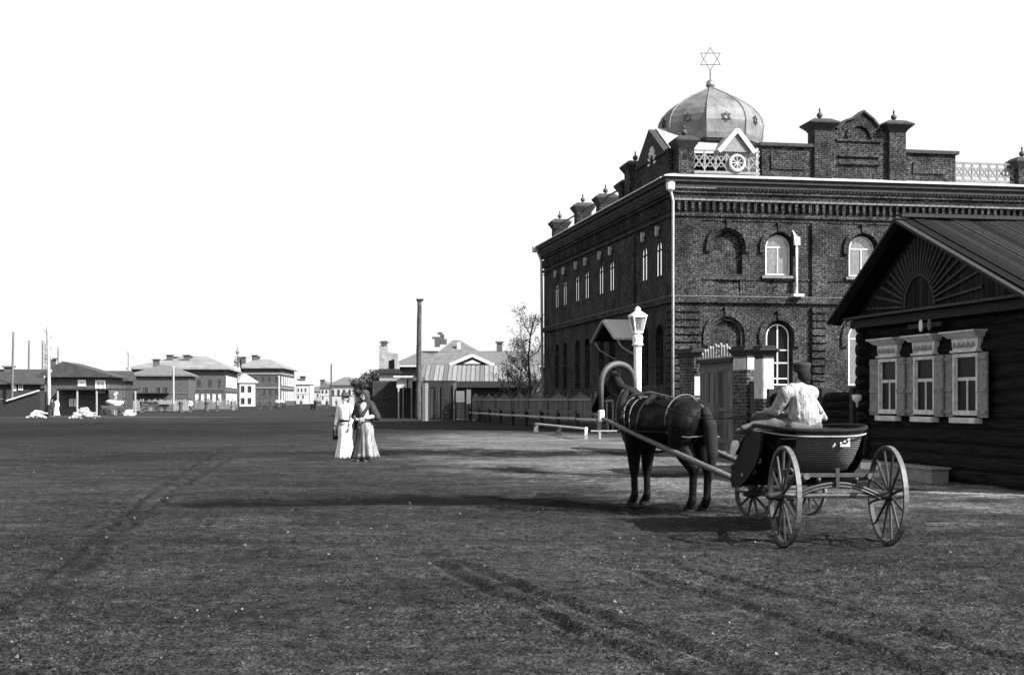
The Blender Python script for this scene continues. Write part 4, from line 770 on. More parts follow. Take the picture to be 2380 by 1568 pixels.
# house with firewall, long roof and porch, right of the thick pole
bL = bhouse('manor_house', 'long house with grey hipped roof, white firewall and white gable dormer', 'house', 925, 1285, 126, 12, 849, 815, 'hip', MW, ROOFG, R(1), [(1000, 1012, 862, 880)], [(1163, 793, 5, .55)], ap=(.14, .93), ov=.5)
xo = gx(925, 126); lx_ = lambda px, Y=126: gx(px, Y)-xo
mb = MB(); a_, b_, c_ = lx_(985), lx_(1165), lx_(1062, 131); hz = gz(849, 126); mb.add([(a_, -.35, hz+.15), (b_, -.35, hz+.15), (b_, 11, hz+.15), (a_, 11, hz+.15), (c_-.3, 5, gz(790, 131)), (c_+.3, 5, gz(790, 131))], [(0, 1, 5, 4), (1, 2, 5), (2, 3, 4, 5), (3, 0, 4), (3, 2, 1, 0)]); hipR = mb.build('roof', ROOFG, bL)
MB().box(lx_(1063, 129), lx_(1072, 129), 2.9, 3.3, gz(812, 129)-.2, gz(795, 129)).build('chimney', PW, hipR)
mb = MB(); q = [(1012, 1024, 783, 806), (1006, 1028, 783, 787), (1024, 1034, 777, 800), (1030, 1040, 788, 800), (1019, 1030, 772, 777)]
for i, (a, b, c, e) in enumerate(q): mb.box(lx_(a, 130), lx_(b, 130), 3.6+.01*i, 4.2-.01*i, gz(e, 130), gz(c, 130))
mb.build('chimney', MATS['chimney_brick'], hipR)
yd = -.9; dz_ = lambda py: gz(py, 125)
dr = MB().prism([(lx_(1052), dz_(846)), (lx_(1142), dz_(846)), (lx_(1098), dz_(828))], yd+.15, 4, 'y').build('dormer', DW, bL)
mb = MB(); mb.bar((lx_(1046), yd, dz_(847)), (lx_(1098), yd, dz_(825)), .3, .17, (0, 1, 0)); mb.bar((lx_(1098), yd, dz_(825)), (lx_(1148), yd, dz_(848)), .3, .17, (0, 1, 0)); mb.prism([(lx_(1078), dz_(845)), (lx_(1118), dz_(845)), (lx_(1098), dz_(836))], yd-.02, yd+.14, 'y'); mb.build('rake_board', WHT2, dr)
MB().box(lx_(920), lx_(1275), -.65, -.3, dz_(852), dz_(848)).build('cornice', WHT2, bL)
fw_ = MB().prism([(lx_(884), -.2), (lx_(884), dz_(808)), (lx_(886), dz_(803)), (lx_(903), dz_(803)), (lx_(904), dz_(817)), (lx_(926), dz_(822)), (lx_(930), dz_(850)), (lx_(930), -.2)], -1.2, -.8, 'y').build('firewall', M('stained_plaster', .22, .9, .4, 1.5, speck=.3), bL)
mb = MB(); mb.box(lx_(888), lx_(901), -1.25, -.75, dz_(803), dz_(792)); mb.box(lx_(885), lx_(905), -1.3, -.7, dz_(797), dz_(794)); mb.build('chimney', MATS['chimney_brick'], fw_)
MB().prism([(lx_(907), dz_(858)), (lx_(919), dz_(858)), (lx_(919), dz_(834)), (lx_(907), dz_(838))], -1.26, -1.2, 'y').build('doorway', GLD, fw_)
mb = MB(); mb.box(lx_(876), lx_(934), -1.5, -.6, dz_(868), dz_(862)); mb.box(lx_(882), lx_(930), -1.35, -.7, dz_(862), dz_(857)); mb.build('cornice', DARK, fw_)
# tin-roofed shed and the porch in front of it
sh = empty('tin_roof_shed', (gx(985, 112), 112, 0), R(1), 'low shed with pale sloping tin roof left of the birch tree', 'shed')
w_ = gx(1248, 112)-gx(985, 112); z0, z1 = gz(886, 112), gz(850, 117)
MB().box(0, w_, .5, 6, -.2, z0).build('wall', DARK, sh)
TR = planks('tin_roof', .15, .38, 0, .35); mb = MB(); n = 26
for i in range(n): x = -.6+(w_+1)*i/n; mb.hexa([(x, -.3, z0-.02*(i % 2)), (x+(w_+1)/n*.98, -.3, z0), (x+(w_+1)/n*.98, 5.5, z1), (x, 5.5, z1)], [(x, -.3, z0+.06), (x+(w_+1)/n*.98, -.3, z0+.08), (x+(w_+1)/n*.98, 5.5, z1+.08), (x, 5.5, z1+.06)])
mb.build('roof', TR, sh)
MB().box(-.6, w_+.4, -.28, -.2, z0-.5, z0-.03).build('fascia', DARK, sh)
pr_ = empty('porch', (gx(922, 116), 116, 0), 0, 'pale boarded porch on thin posts beside the thick dark pole', 'porch'); px_ = lambda p: gx(p, 116)-gx(922, 116); pz_ = lambda p: gz(p, 116)
MB().box(0, px_(958), 0, .15, pz_(901), pz_(880)).build('board_panel', WHT2, pr_); MB().box(px_(915), px_(965), -.4, 1.5, pz_(877), pz_(873)).build('roof', WHT2, pr_)
for p0, p1, mm in ((925, 928, WHT2), (936, 938, PALEW), (946, 949, DARK), (955, 958, PALEW)): MB().box(px_(p0), px_(p1), -.1, 0, 0, pz_(901 if p0 != 946 else 880)).build('post', mm, pr_)
MB().box(px_(862), px_(985), 1.6, 4, 0, pz_(884)).build('back_wall', DW, pr_)
# dark yard gate beside the shed
yg = empty('yard_gate', (gx(985, 100), 100, 0), R(-4), 'tall dark plank gate with paired posts in front of the tin-roofed shed', 'gate'); gx_ = lambda p: gx(p, 100)-gx(985, 100); gz_ = lambda p: gz(p, 100)
for a, b, t in ((994, 1011, 902), (1012, 1030, 899), (1031, 1056, 897)): MB().box(gx_(a), gx_(b), -.04, .04, .1, gz_(t)).build('gate_leaf', planks('yard_gate_boards', .03, .17, 0, .6), yg)
for a, t, mm in ((985, 876, GREYW), (992, 880, PALEW), (1030, 888, DARK), (1057, 884, GREYW)): MB().box(gx_(a)-.1, gx_(a)+.1, -.12, .12, -.1, gz_(t)).build('post', mm, yg)
MB().box(gx_(985), gx_(1060), -.15, .15, gz_(888), gz_(884)).build('lintel', DARK, yg)
o = empty('notice_board', (gx(1068, 97), 97, 0), 0, 'small white board on posts at the far end of the grey fence', 'notice board'); MB().box(-.25, .35, -.03, .03, gz(934, 97), gz(908, 97)).build('panel', WHITE, o); MB().box(.5, .8, -.03, .03, gz(938, 97), gz(905, 97)).build('panel', WHITE, o)
for x in (-.3, .4, .85): MB().box(x-.05, x+.05, .03, .1, 0, 2.3).build('post', DARK, o)
# dark lean-to at the left with its pale sloping edge board
st = empty('lean_to_shed', (gx(-60, 124), 124, 0), R(4), 'dark lean-to shed with pale sloping edge board at far left', 'shed'); ex = lambda p: gx(p, 124)-gx(-60, 124); ez = lambda p: gz(p, 124)
MB().prism([(0, -.2), (ex(90), -.2), (ex(90), ez(910)), (ex(12), ez(934)), (0, ez(945))], 0, 4, 'y').build('wall', DARK, st)
MB().bar((ex(14), -.12, ez(931)), (ex(88), -.12, ez(907)), .12, .28, (0, 1, 0)).build('edge_board', WHT2, st)
# ------------------------------------------------------------------ trees
def tree(px, Y, top, label, dense=1., trunk_r=.16, seed=1, leaf=.12, spread=.5, name='tree', n_leaf=9, lm=None, low=.2):
    rnd = random.Random(seed); H = gz(top, Y); r = empty(name, (gx(px, Y), Y, 0), 0, label, 'tree'); T = MB(); Lf = MB(); tips = []
    def grow(p, d, L, rad, dep):
        n = 5; pts = [p]; dd = d.copy()
        for i in range(n):
            dd = (dd+Vector((rnd.gauss(0, .12), rnd.gauss(0, .12), .06))).normalized(); pts.append(pts[-1]+dd*L/n)
        T.tube(pts, [rad*(1-.75*i/n) for i in range(n+1)], 5 if dep else 9)
        if dep >= 2 or L < .5:
            tips.extend(pts[1:]); 
        if dep < 3 and L > .45:
            k = (11 if dep == 0 else 5)
            for i in range(k):
                t = low+(.97-low)*(i+.6)/k if dep == 0 else .3+.65*(i+.5)/k; q = pts[min(n, int(t*n))]; az = rnd.random()*6.28
                el = rnd.uniform(.35, .9); nd = (Vector((math.cos(az)*spread*1.6, math.sin(az)*spread*1.6, el))+dd*.3).normalized()
                grow(q, nd, L*(.5 if dep else .36)*(1.25-.6*t)*rnd.uniform(.7, 1.2), rad*.45*(1.1-.5*t), dep+1)
    grow(Vector((0, 0, -.1)), Vector((0, 0, 1)), H, trunk_r, 0)
    T.build('trunk', M('tree_bark', .05, .9, .5, 6), r)
    for p in tips:
        for _ in range(int(n_leaf*dense*rnd.random()*2)):
            c = p+Vector((rnd.gauss(0, .16), rnd.gauss(0, .16), rnd.gauss(0, .13))); a = Vector((rnd.gauss(0, 1), rnd.gauss(0, 1), rnd.gauss(0, 1))).normalized()*leaf*rnd.uniform(.5, 1.2); b = a.cross(Vector((rnd.gauss(0, 1), rnd.gauss(0, 1), rnd.gauss(0, 1)))).normalized()*leaf*.5
            Lf.add([c-a, c+b, c+a, c-b], [(0, 1, 2, 3)])
    Lf.build('crown', lm or M('leaf', .10, .7, .6, 9), r); return r
tree(1240, 92, 706, 'sparse young birch tree against the corner of the brick building', .8, .11, 5, .07, .5, n_leaf=1.6)
tree(1207, 96, 775, 'smaller leafy tree left of the birch, over the tin roof', .8, .08, 9, .085, .6, n_leaf=2.5)
tree(888, 127, 862, 'round dark bushy tree beside the white firewall', 2.2, .16, 12, .16, .9, n_leaf=16, low=.35)
tree(862, 135, 868, 'low dark bush just left of the round tree', 2.0, .1, 17, .15, .9, n_leaf=14, low=.15)
# ------------------------------------------------------------------ people
CL = {}
def cloth(name, v, var=.2): return M(name, v, .9, var, 7, (3, 3, .7), bump=.012, bscale=7)
def lerp(a, b, t): return Vector(a)+(Vector(b)-Vector(a))*t
def hand(P, wrist, d, up, s=1., curl=.5, side=1):
    d = Vector(d).normalized(); up = (Vector(up)-d*Vector(up).dot(d)).normalized(); a = d.cross(up).normalized()*side; w = Vector(wrist); pc = w+d*.045*s
    P.append(('c', w, w+d*.07*s, .022*s, .028*s)); P.append(('c', w+a*.018*s+d*.03*s, w-a*.018*s+d*.06*s, .017*s, .017*s))
    for k, (o_, L) in enumerate(((-.028, .065), (-.01, .078), (.009, .073), (.027, .058))):
        b = w+d*.088*s+a*o_*s; m_ = b+d*L*.55*s-up*L*.2*curl*s; e = m_+d*L*.4*s*(1-curl*.6)-up*L*.45*curl*s
        P.append(('c', b-d*.02*s, m_, .0095*s, .0085*s)); P.append(('c', m_, e, .0085*s, .007*s))
    t0 = w+d*.03*s-a*.025*s; t1 = t0+(d*.6-a*.7)*.035*s; P.append(('c', t0, t1, .012*s, .011*s)); P.append(('c', t1, t1+(d*.9-a*.2-up*.3*curl)*.032*s, .011*s, .008*s))
def head(P, c, f, s=1., tilt=0):
    """c = head centre, f = facing direction"""
    f = Vector(f).normalized(); u = Vector((0, 0, 1)); u = (u-f*u.dot(f)).normalized(); r = f.cross(u); c = Vector(c)
    P.append(('c', c+u*.025*s-f*.012*s, c+u*.02*s+f*.01*s, .092*s, .088*s)); P.append(('c', c-u*.01*s+f*.02*s, c-u*.075*s+f*.045*s, .07*s, .045*s))
    P.append(('c', c+f*.088*s+u*.01*s, c+f*.112*s-u*.022*s, .009*s, .014*s)); P.append(('c', c+f*.085*s-u*.052*s-r*.018*s, c+f*.085*s-u*.052*s+r*.018*s, .011*s, .011*s))
    P.append(('c', c+f*.08*s+u*.03*s-r*.035*s, c+f*.08*s+u*.03*s+r*.035*s, .014*s, .014*s))
    for k in (-1, 1): P.append(('c', c+r*.085*s*k+u*.012*s, c+r*.09*s*k-u*.02*s, .014*s, .010*s))
    return c, f, u, r
def eyes(c, f, u, r, parent, s=1.):
    mb = MB()
    for k in (-1, 1): mb.ball(c+f*.082*s+u*.008*s+r*.032*s*k, .011*s, 8)
    mb.bar(c+f*.088*s-u*.052*s-r*.02*s, c+f*.088*s-u*.052*s+r*.02*s, .02*s, .004*s)
    mb.build('eyes', BLACK, parent)
def skirt(name, mat, parent, z0, z1, rt, rb, pl=17, amp=.06, sq=.8, lean=(0, 0), flare=1.3, n=136, tears=0):
    vs = []; m = 16
    for i in range(m+1):
        t = i/m; z = z1+(z0-z1)*t; r = rt+(rb-rt)*t**flare + .05*math.sin(math.pi*min(1, t*2.2))*(1-t)
        for k in range(n):
            a = 2*math.pi*k/n; w = (math.sin(a*pl+1.5*math.sin(a*3))*.6+math.sin(a*(pl*.43)+2)*.7)*amp*t
            vs.append((lean[0]*t+(r+w*r*1.6)*math.cos(a), lean[1]*t+(r+w*r*1.6)*math.sin(a)*sq, z+.01*math.sin(a*5)*t))
    mb = MB(); mb.add(vs, [(i*n+k, i*n+(k+1) % n, (i+1)*n+(k+1) % n, (i+1)*n+k) for i in range(m) for k in range(n)]+[tuple(range(n)), tuple(reversed(range(m*n, (m+1)*n)))]); return mb.build(name, mat, parent, True)
# woman in white, seen half from behind
P0 = gp(802, 1067); a_ = empty('person', (P0.x, P0.y, 0), R(-25), 'woman in white blouse and long white skirt with dark belt', 'person')
b = []; hc, f_, u_, r_v = head(b, (0, .0, 1.535), (-.25, -1, -.1), 1.0)
b += [('c', (0, .01, 1.36), (0, 0, 1.46), .052, .048), ('c', (-.1, 0, 1.3), (.1, 0, 1.3), .085, .085), ('c', (0, 0, 1.28), (0, 0, 1.05), .13, .11), ('c', (0, 0, 1.0), (0, 0, .9), .12, .15),
      ('c', (-.17, 0, 1.31), (-.24, .02, 1.06), .05, .038), ('c', (-.24, .02, 1.06), (-.25, -.06, .84), .036, .026), ('c', (.17, 0, 1.31), (.22, .03, 1.06), .05, .038), ('c', (.22, .03, 1.06), (.2, -.09, .85), .036, .026),
      ('c', (-.08, 0, .88), (-.09, 0, .48), .085, .055), ('c', (-.09, 0, .48), (-.09, .02, .09), .052, .035), ('c', (.08, 0, .88), (.09, 0, .48), .085, .055), ('c', (.09, 0, .48), (.09, .02, .09), .052, .035), ('c', (-.09, .02, .05), (-.1, -.13, .035), .042, .032), ('c', (.09, .02, .05), (.1, -.13, .035), .042, .032)]
hand(b, (-.25, -.06, .84), (0, -.1, -1), (-1, 0, 0), 1, .6); hand(b, (.2, -.09, .85), (0, -.2, -1), (1, 0, 0), 1, .6, -1)
body = blob('body', b, SKIN, a_, .009, 4); eyes(hc, f_, u_, r_v, body)
WC = M('white_cotton', .82, .85, .1, 7, (3, 3, .7), bump=.012, bscale=7); blob('blouse', [('c', (-.1, 0, 1.31), (.1, 0, 1.31), .1, .1), ('c', (0, -.01, 1.26), (0, -.02, 1.06), .155, .125), ('c', (0, 0, 1.05), (0, 0, .99), .125, .12), ('c', (-.16, 0, 1.33), (-.24, .02, 1.08), .075, .06), ('c', (-.24, .02, 1.08), (-.25, -.05, .9), .055, .04), ('c', (.16, 0, 1.33), (.22, .03, 1.08), .075, .06), ('c', (.22, .03, 1.08), (.2, -.08, .9), .055, .04), ('c', (0, 0, 1.36), (0, 0, 1.42), .06, .055)], WC, a_, .014, 5)
MB().lathe([(.128, .955), (.14, .96), (.142, 1.005), (.13, 1.01)], (0, 0, 0), 28).build('belt', BLACK, a_, True)
skirt('skirt', M('white_linen', .72, .85, .12, 6, (5, 5, .6)), a_, .035, .97, .13, .27, 15, .06)
hb = blob('hair', [('e', hc+u_*.045-f_*.02, (.1, .1, .075)), ('e', hc-f_*.085-u_*.01, (.06, .05, .055)), ('c', hc-f_*.05+u_*.0, hc-f_*.06-u_*.07, .07, .05)], M('dark_hair', .015, .9, .4, 30, spec=.05), a_, .012, 3)
hm = MB(); hm.lathe([(.02, .02), (.15, .0), (.17, .01), (.15, .02), (.09, .025), (.085, .09), (.05, .11), (.01, .112)], hc+u_*.07, 24); hm.build('hat', cloth('dark_felt', .04), a_, True)
MB().tube([(-.26, -.07, .78), (-.3, -.07, .7), (-.3, -.07, .6), (-.26, -.07, .56), (-.2, -.07, .6), (-.2, -.07, .7), (-.24, -.07, .78)], .014, 7).build('bag_handle', BLACK, a_); MB().box(-.31, -.19, -.12, -.02, .5, .6).build('handbag', BLACK, a_, bev=.012)
# woman with shawl
P0 = gp(848, 1074); a_ = empty('person', (P0.x, P0.y, 0), R(-18), 'woman with dark kerchief and shawl over a long pale skirt', 'person')
b = []; hc, f_, u_, r_v = head(b, (.0, -.02, 1.62), (-.5, -1, -.15), 1.02)
b += [('c', (0, .01, 1.42), (0, 0, 1.54), .055, .05), ('c', (-.11, 0, 1.37), (.11, 0, 1.37), .09, .09), ('c', (0, 0, 1.34), (0, 0, 1.08), .135, .12), ('c', (0, 0, 1.05), (0, 0, .95), .13, .15),
      ('c', (.19, 0, 1.37), (.29, -.03, 1.12), .052, .04), ('c', (.29, -.03, 1.12), (.06, -.2, 1.06), .04, .028), ('c', (-.19, 0, 1.37), (-.25, -.02, 1.12), .052, .04), ('c', (-.25, -.02, 1.12), (-.08, -.21, 1.02), .04, .028),
      ('c', (-.08, 0, .92), (-.09, 0, .5), .09, .058), ('c', (-.09, 0, .5), (-.09, .02, .09), .055, .036), ('c', (.08, 0, .92), (.09, 0, .5), .09, .058), ('c', (.09, 0, .5), (.09, .02, .09), .055, .036)]
hand(b, (.06, -.2, 1.06), (-1, -.15, -.1), (0, -1, .2), 1.05, .5); hand(b, (-.08, -.21, 1.02), (1, -.1, .0), (0, -1, .2), 1.05, .5, -1)
body = blob('body', b, SKIN, a_, .009, 4); eyes(hc, f_, u_, r_v, body, 1.02)
blob('blouse', [('c', (0, -.01, 1.3), (0, -.01, 1.02), .15, .14), ('c', (.19, 0, 1.37), (.29, -.03, 1.13), .075, .06), ('c', (.29, -.03, 1.12), (.12, -.17, 1.075), .058, .045), ('c', (-.19, 0, 1.37), (-.25, -.02, 1.12), .07, .058), ('c', (-.25, -.02, 1.12), (-.12, -.18, 1.03), .056, .045)], cloth('pale_blouse', .4), a_, .014, 5)
skirt('skirt', cloth('pale_skirt', .2, .5), a_, .13, 1.03, .14, .27, 11, .12, lean=(.07, 0))
skirt('dark_skirt_layer', cloth('dark_skirt_cloth', .05), a_, .09, .98, .13, .22, 9, .05, lean=(-.15, -.03))  # second, dark skirt layer set off to the left
SH = cloth('dark_shawl', .025, .5); blob('shawl', [('c', (-.13, .02, 1.4), (.13, .02, 1.4), .1, .1), ('c', (-.16, 0, 1.38), (-.27, .0, 1.12), .1, .09), ('c', (.16, .0, 1.38), (.31, .0, 1.1), .1, .1), ('c', (-.08, -.05, 1.3), (-.12, -.1, 1.1), .1, .08), ('c', (0, .06, 1.36), (0, .1, 1.0), .15, .17), ('c', (-.12, -.06, 1.36), (-.03, -.17, 1.14), .05, .05), ('c', (.12, -.06, 1.38), (.02, -.17, 1.14), .05, .045), ('c', (.0, -.16, 1.14), (-.02, -.2, .9), .045, .03), ('c', (-.22, .02, 1.12), (-.28, .05, .8), .07, .03)], SH, a_, .014, 5)
blob('kerchief', [('e', hc+u_*.04-f_*.02, (.112, .118, .1)), ('c', hc-f_*.05-u_*.03, hc-f_*.07-u_*.16, .09, .07), ('c', hc-r_v*.08-u_*.02, hc-u_*.12+f_*.03-r_v*.03, .03, .03), ('c', hc+r_v*.08-u_*.02, hc-u_*.12+f_*.03+r_v*.03, .03, .03)], cloth('kerchief_cloth', .035), a_, .012, 3)
for k in (-1, 1): blob('shoe', [('c', (.09*k, .0, .055), (.1*k, -.15, .04), .048, .036), ('c', (.1*k, -.13, .04), (.105*k, -.19, .04), .036, .03)], M('scuffed_boot', .1, .5, .5, 9), a_, .012, 2)
# small far figures
def far_person(px, py, label, top, skirted=False, cat='person', sit=False, h=1.65, rz=0, trous=.05, group='people far off in the street'):
    p = gp(px, py); a_ = empty('person', (p.x, p.y, 0), rz, label, cat, group); s = h/1.7; z = -.38 if sit else 0
    b = []; c, f, u, r = head(b, (0, 0, 1.58*s+z), (0, -1, 0), s)
    b += [('c', (0, 0, 1.38*s+z), (0, 0, 1.5*s+z), .055, .05), ('c', (-.13*s, 0, 1.33*s+z), (.13*s, 0, 1.33*s+z), .09, .09), ('c', (0, 0, 1.28*s+z), (0, 0, .95*s+z), .14, .13)]
    for k in (-1, 1):
        b += [('c', (.18*k*s, 0, 1.34*s+z), (.27*k*s, .02, 1.06*s+z), .052, .04), ('c', (.27*k*s, .02, 1.06*s+z), (.22*k*s, -.12, .86*s+z), .04, .03), ('c', (.22*k*s, -.12, .86*s+z), (.21*k*s, -.16, .79*s+z), .035, .02)]
        if sit: b += [('c', (.09*k, 0, .92*s+z), (.13*k, -.4, .5), .09, .07), ('c', (.13*k, -.4, .5), (.13*k, -.42, .08), .06, .04), ('c', (.13*k, -.42, .05), (.13*k, -.55, .04), .045, .035)]
        else: b += [('c', (.09*k, 0, .92*s), (.11*k, -.02, .5*s), .09, .065), ('c', (.11*k, -.02, .5*s), (.11*k, .02, .08), .06, .04), ('c', (.11*k, .02, .05), (.12*k, -.12, .04), .045, .035)]
    blob('body', b, M('far_skin', .22), a_, .03, 3)
    t = [('c', (-.13*s, 0, 1.33*s+z), (.13*s, 0, 1.33*s+z), .11, .11), ('c', (0, 0, 1.28*s+z), (0, 0, .85*s+z), .165, .17)] + [('c', (.18*k*s, 0, 1.34*s+z), (.27*k*s, .02, 1.06*s+z), .075, .06) for k in (-1, 1)] + [('c', (.27*k*s, .02, 1.06*s+z), (.22*k*s, -.12, .88*s+z), .058, .045) for k in (-1, 1)]
    blob('jacket', t, cloth('cloth_%02d' % int(top*100), top), a_, .03, 3)
    if skirted: skirt('skirt', cloth('cloth_%02d' % int(trous*100), trous), a_, .05, .95*s, .16, .33, 9, .06, n=48)
    else:
        q = [('c', (.09*k, 0, .92*s+z), (.11*k if not sit else .13*k, -.02 if not sit else -.4, .5*s if not sit else .5), .11, .085) for k in (-1, 1)] + [('c', (.11*k if not sit else .13*k, -.02 if not sit else -.4, .5), (.11*k, .02 if not sit else -.42, .14), .08, .06) for k in (-1, 1)]
        blob('trousers', q, cloth('cloth_%02d' % int(trous*100), trous), a_, .03, 3)
    MB().lathe([(.13, 0), (.135, .02), (.1, .03), (.095, .1), (.02, .13)], c+u*.05, 12).build('cap', BLACK, a_, True)
    return a_
far_person(948, 970, 'child in white shirt sitting at the foot of the thick dark pole', .8, sit=True, h=1.35)
far_person(131, 966, 'figure in white standing beside the dark stub of the insulator pole', .8, True, trous=.75)
far_person(121, 968, 'dark clad figure next to the insulator pole at the left', .03)
far_person(736, 950, 'dark figure in the far street left of the slender pole', .03)
far_person(744, 948, 'second dark figure in the far street, nearer the slender pole', .04, True, trous=.04)
far_person(760, 949, 'dark figure at the foot of the slender pole', .03)
far_person(782, 946, 'small figure in the far street just behind the woman in white', .06)
far_person(443, 957, 'figure in pale shirt before the large white-roofed house', .6)
far_person(480, 956, 'dark figure before the side wall of the white-roofed house', .04, True, trous=.05)
far_person(505, 955, 'figure in grey before the white-roofed house', .15)
far_person(606, 950, 'dark figure by the small white house at the crossing', .04)
far_person(905, 968, 'dark woman standing under the round bushy tree', .05, True, trous=.06)
far_person(930, 969, 'figure in grey apron beside the pale porch', .2, True, trous=.12)
far_person(290, 960, 'man in dark coat beside the sacks at the pale pole', .04)
far_person(213, 962, 'pale figure between the stalls of the gabled house', .55, True, trous=.5)
far_person(152, 962, 'woman in grey under the awning of the gabled house', .12, True, trous=.12)
far_person(180, 960, 'man in dark jacket under the awning, right of the plank heap', .03)
far_person(240, 958, 'figure in pale shirt behind the white sack cart', .5)
far_person(330, 958, 'dark figure left of the dark cart at the hipped house', .04)
far_person(420, 958, 'woman in dark dress at the right corner of the hipped house', .05, True, trous=.05)
far_person(540, 954, 'figure in grey at the far corner of the long house', .12, True, trous=.1)
far_person(630, 950, 'dark figure left of the pale post at the crossing', .04)
far_person(700, 947, 'tiny dark figure before the pale flat-fronted house', .04)
# ------------------------------------------------------------------ carts and goods in the square at left
def wheel_mesh(Rr, n=12, tw=.05, hub=.09, rimw=.06, dish=.0, sp=.022, hl=.16):
    """wheel in the x-z plane, axle along y"""
    rim = MB(); N = 48; rim.ring([((Rr-rimw)*math.cos(2*math.pi*k/N), (Rr-rimw)*math.sin(2*math.pi*k/N)) for k in range(N+1)], [((Rr-.012)*math.cos(2*math.pi*k/N), (Rr-.012)*math.sin(2*math.pi*k/N)) for k in range(N+1)], -tw/2, tw/2, 'y')
    ty = MB(); ty.ring([((Rr-.0118)*math.cos(2*math.pi*k/N), (Rr-.0118)*math.sin(2*math.pi*k/N)) for k in range(N+1)], [(Rr*math.cos(2*math.pi*k/N), Rr*math.sin(2*math.pi*k/N)) for k in range(N+1)], -tw/2-.002, tw/2+.002, 'y')
    s = MB()
    for k in range(n):
        a = 2*math.pi*(k+.25)/n; c, q = math.cos(a), math.sin(a); s.tube([(hub*.5*c, -dish, hub*.5*q), ((hub+Rr)*.4*c, -dish*.5, (hub+Rr)*.4*q), ((Rr-rimw*.7)*c, 0, (Rr-rimw*.7)*q)], [sp*1.15, sp, sp*.8], 7)
    h = MB(); pr = [(hub*.45, -hl/2-dish-.04), (hub*.62, -hl/2-dish), (hub*.8, -hl*.3-dish), (hub, -.04-dish), (hub, .03-dish), (hub*.75, hl*.4), (hub*.55, hl/2)]
    h.lathe(pr, (0, 0, 0), 14); h.v = [(p[0], p[2], p[1]) for p in h.v]
    return rim, ty, s, h
def add_wheel(parent, c, axle, Rr, m, mt, **kw):
    rim, ty, s, h = wheel_mesh(Rr, **kw); o = rim.build('wheel', m, parent); o.location = c; ax = Vector(axle); o.rotation_euler = (0, 0, math.atan2(ax.y, ax.x)-math.pi/2)
    o.rotation_euler.rotate_axis('Y', random.random()); ty.build('tyre', mt, o); s.build('spokes', m, o); h.build('hub', m, o, True); return o
WHM = M('wheel_paint', .024, .55, .4, 14, speck=.25); TYM = M('iron_tyre', .1, .5, .4, 20, metal=.2)
def small_cart(px, py, rz, label, load, s=1.):
    p = gp(px, py); c = empty('cart', (p.x, p.y, 0), rz, label, 'cart', 'carts standing in the square at left')
    MB().hexa([(-.9, -.4, .6), (.9, -.4, .6), (.9, .4, .6), (-.9, .4, .6)], [(-1.1, -.55, 1.0), (1.1, -.55, 1.0), (1.1, .55, 1.0), (-1.1, .55, 1.0)]).build('cart_box', GREYW, c)
    for x in (-.65, .65):
        for y in (-.6, .6): add_wheel(c, (x, y, .42), (0, 1, 0), .42, WHM, TYM, n=10)
        MB().bar((x, -.6, .45), (x, .6, .45), .08).build('axle', DARK, c)
    for y in (-.3, .3): MB().tube([(1, y, .6), (2.9, y*.8, .85)], .03, 6).build('shaft', GREYW, c)
    if load: blob('load', [('e', (random.uniform(-.8, .8), random.uniform(-.3, .3), 1.05+.3*random.random()), (.4, .3, .22)) for _ in range(7)], load, c, .05, 3)
    return c
small_cart(262, 967, .3, 'cart heaped with white sacks beside the pale pole', WHT2); small_cart(236, 963, -.5, 'cart with a pale load left of the white sack cart', PALEW); small_cart(350, 957, .1, 'dark cart before the grey hipped house', M('dark_load', .03)); small_cart(384, 957, 2.7, 'empty cart right of the dark cart before the hipped house', None)
small_cart(735, 953, 1.3, 'loaded dark cart in the far street', M('dark_load', .03)); small_cart(652, 951, .0, 'pale loaded cart before the dark corner block', WHT2)
def heap(px, py, w, h, m, label, seed=1, n=22, nm='heap', cat='heap'):
    p = gp(px, py); rnd = random.Random(seed); q = []
    for i in range(n):
        t = rnd.random()**1.4; x = rnd.uniform(-1, 1)*w*(1-t*.85); z = t*h; a = rnd.uniform(-.5, .5); L = .22*rnd.uniform(.5, 1.5)
        q.append(('c', (x-L, rnd.uniform(-.4, .4)*(1-t), z), (x+L, rnd.uniform(-.4, .4)*(1-t), max(0, z+L*a)), .11, .07))
    q.append(('c', (-w*.7, 0, .0), (w*.7, 0, .0), .14, .14)); o = blob(nm, q, m, None, .045, 1); o.location = p; return tag(o, label, cat)
heap(90, 970, .75, .65, WHT2, 'heap of white bundles before the dark lean-to shed', 3, 30); heap(196, 972, 1.1, .8, PALEW, 'pale pointed heap of planks between the insulator pole and the carts', 4, 60); heap(300, 966, .6, .5, WHT2, 'low pale heap of bundles at the foot of the pale pole', 6, 18)
for i, (px, lab) in enumerate(((226, 'leftmost stall frame of pale posts before the gabled house'), (252, 'right-hand stall frame of pale posts with a white cloth on top'))):
    p = gp(px, 963); c = empty('market_stall', p, .1, lab, 'stall', 'market stalls at left')
    for x in (-.7, .7):
        for y in (-.4, .4): MB().box(x-.05, x+.05, y-.05, y+.05, 0, 2.1).build('post', PALEW, c)
    MB().hexa([(-.9, -.6, 2.05), (.9, -.6, 2.05), (.9, .6, 2.3), (-.9, .6, 2.3)], [(-.9, -.6, 2.1), (.9, -.6, 2.1), (.9, .6, 2.35), (-.9, .6, 2.35)]).build('awning', WHITE if i else GREYW, c); MB().box(-.75, .75, -.45, .45, .8, .86).build('counter', PALEW, c)
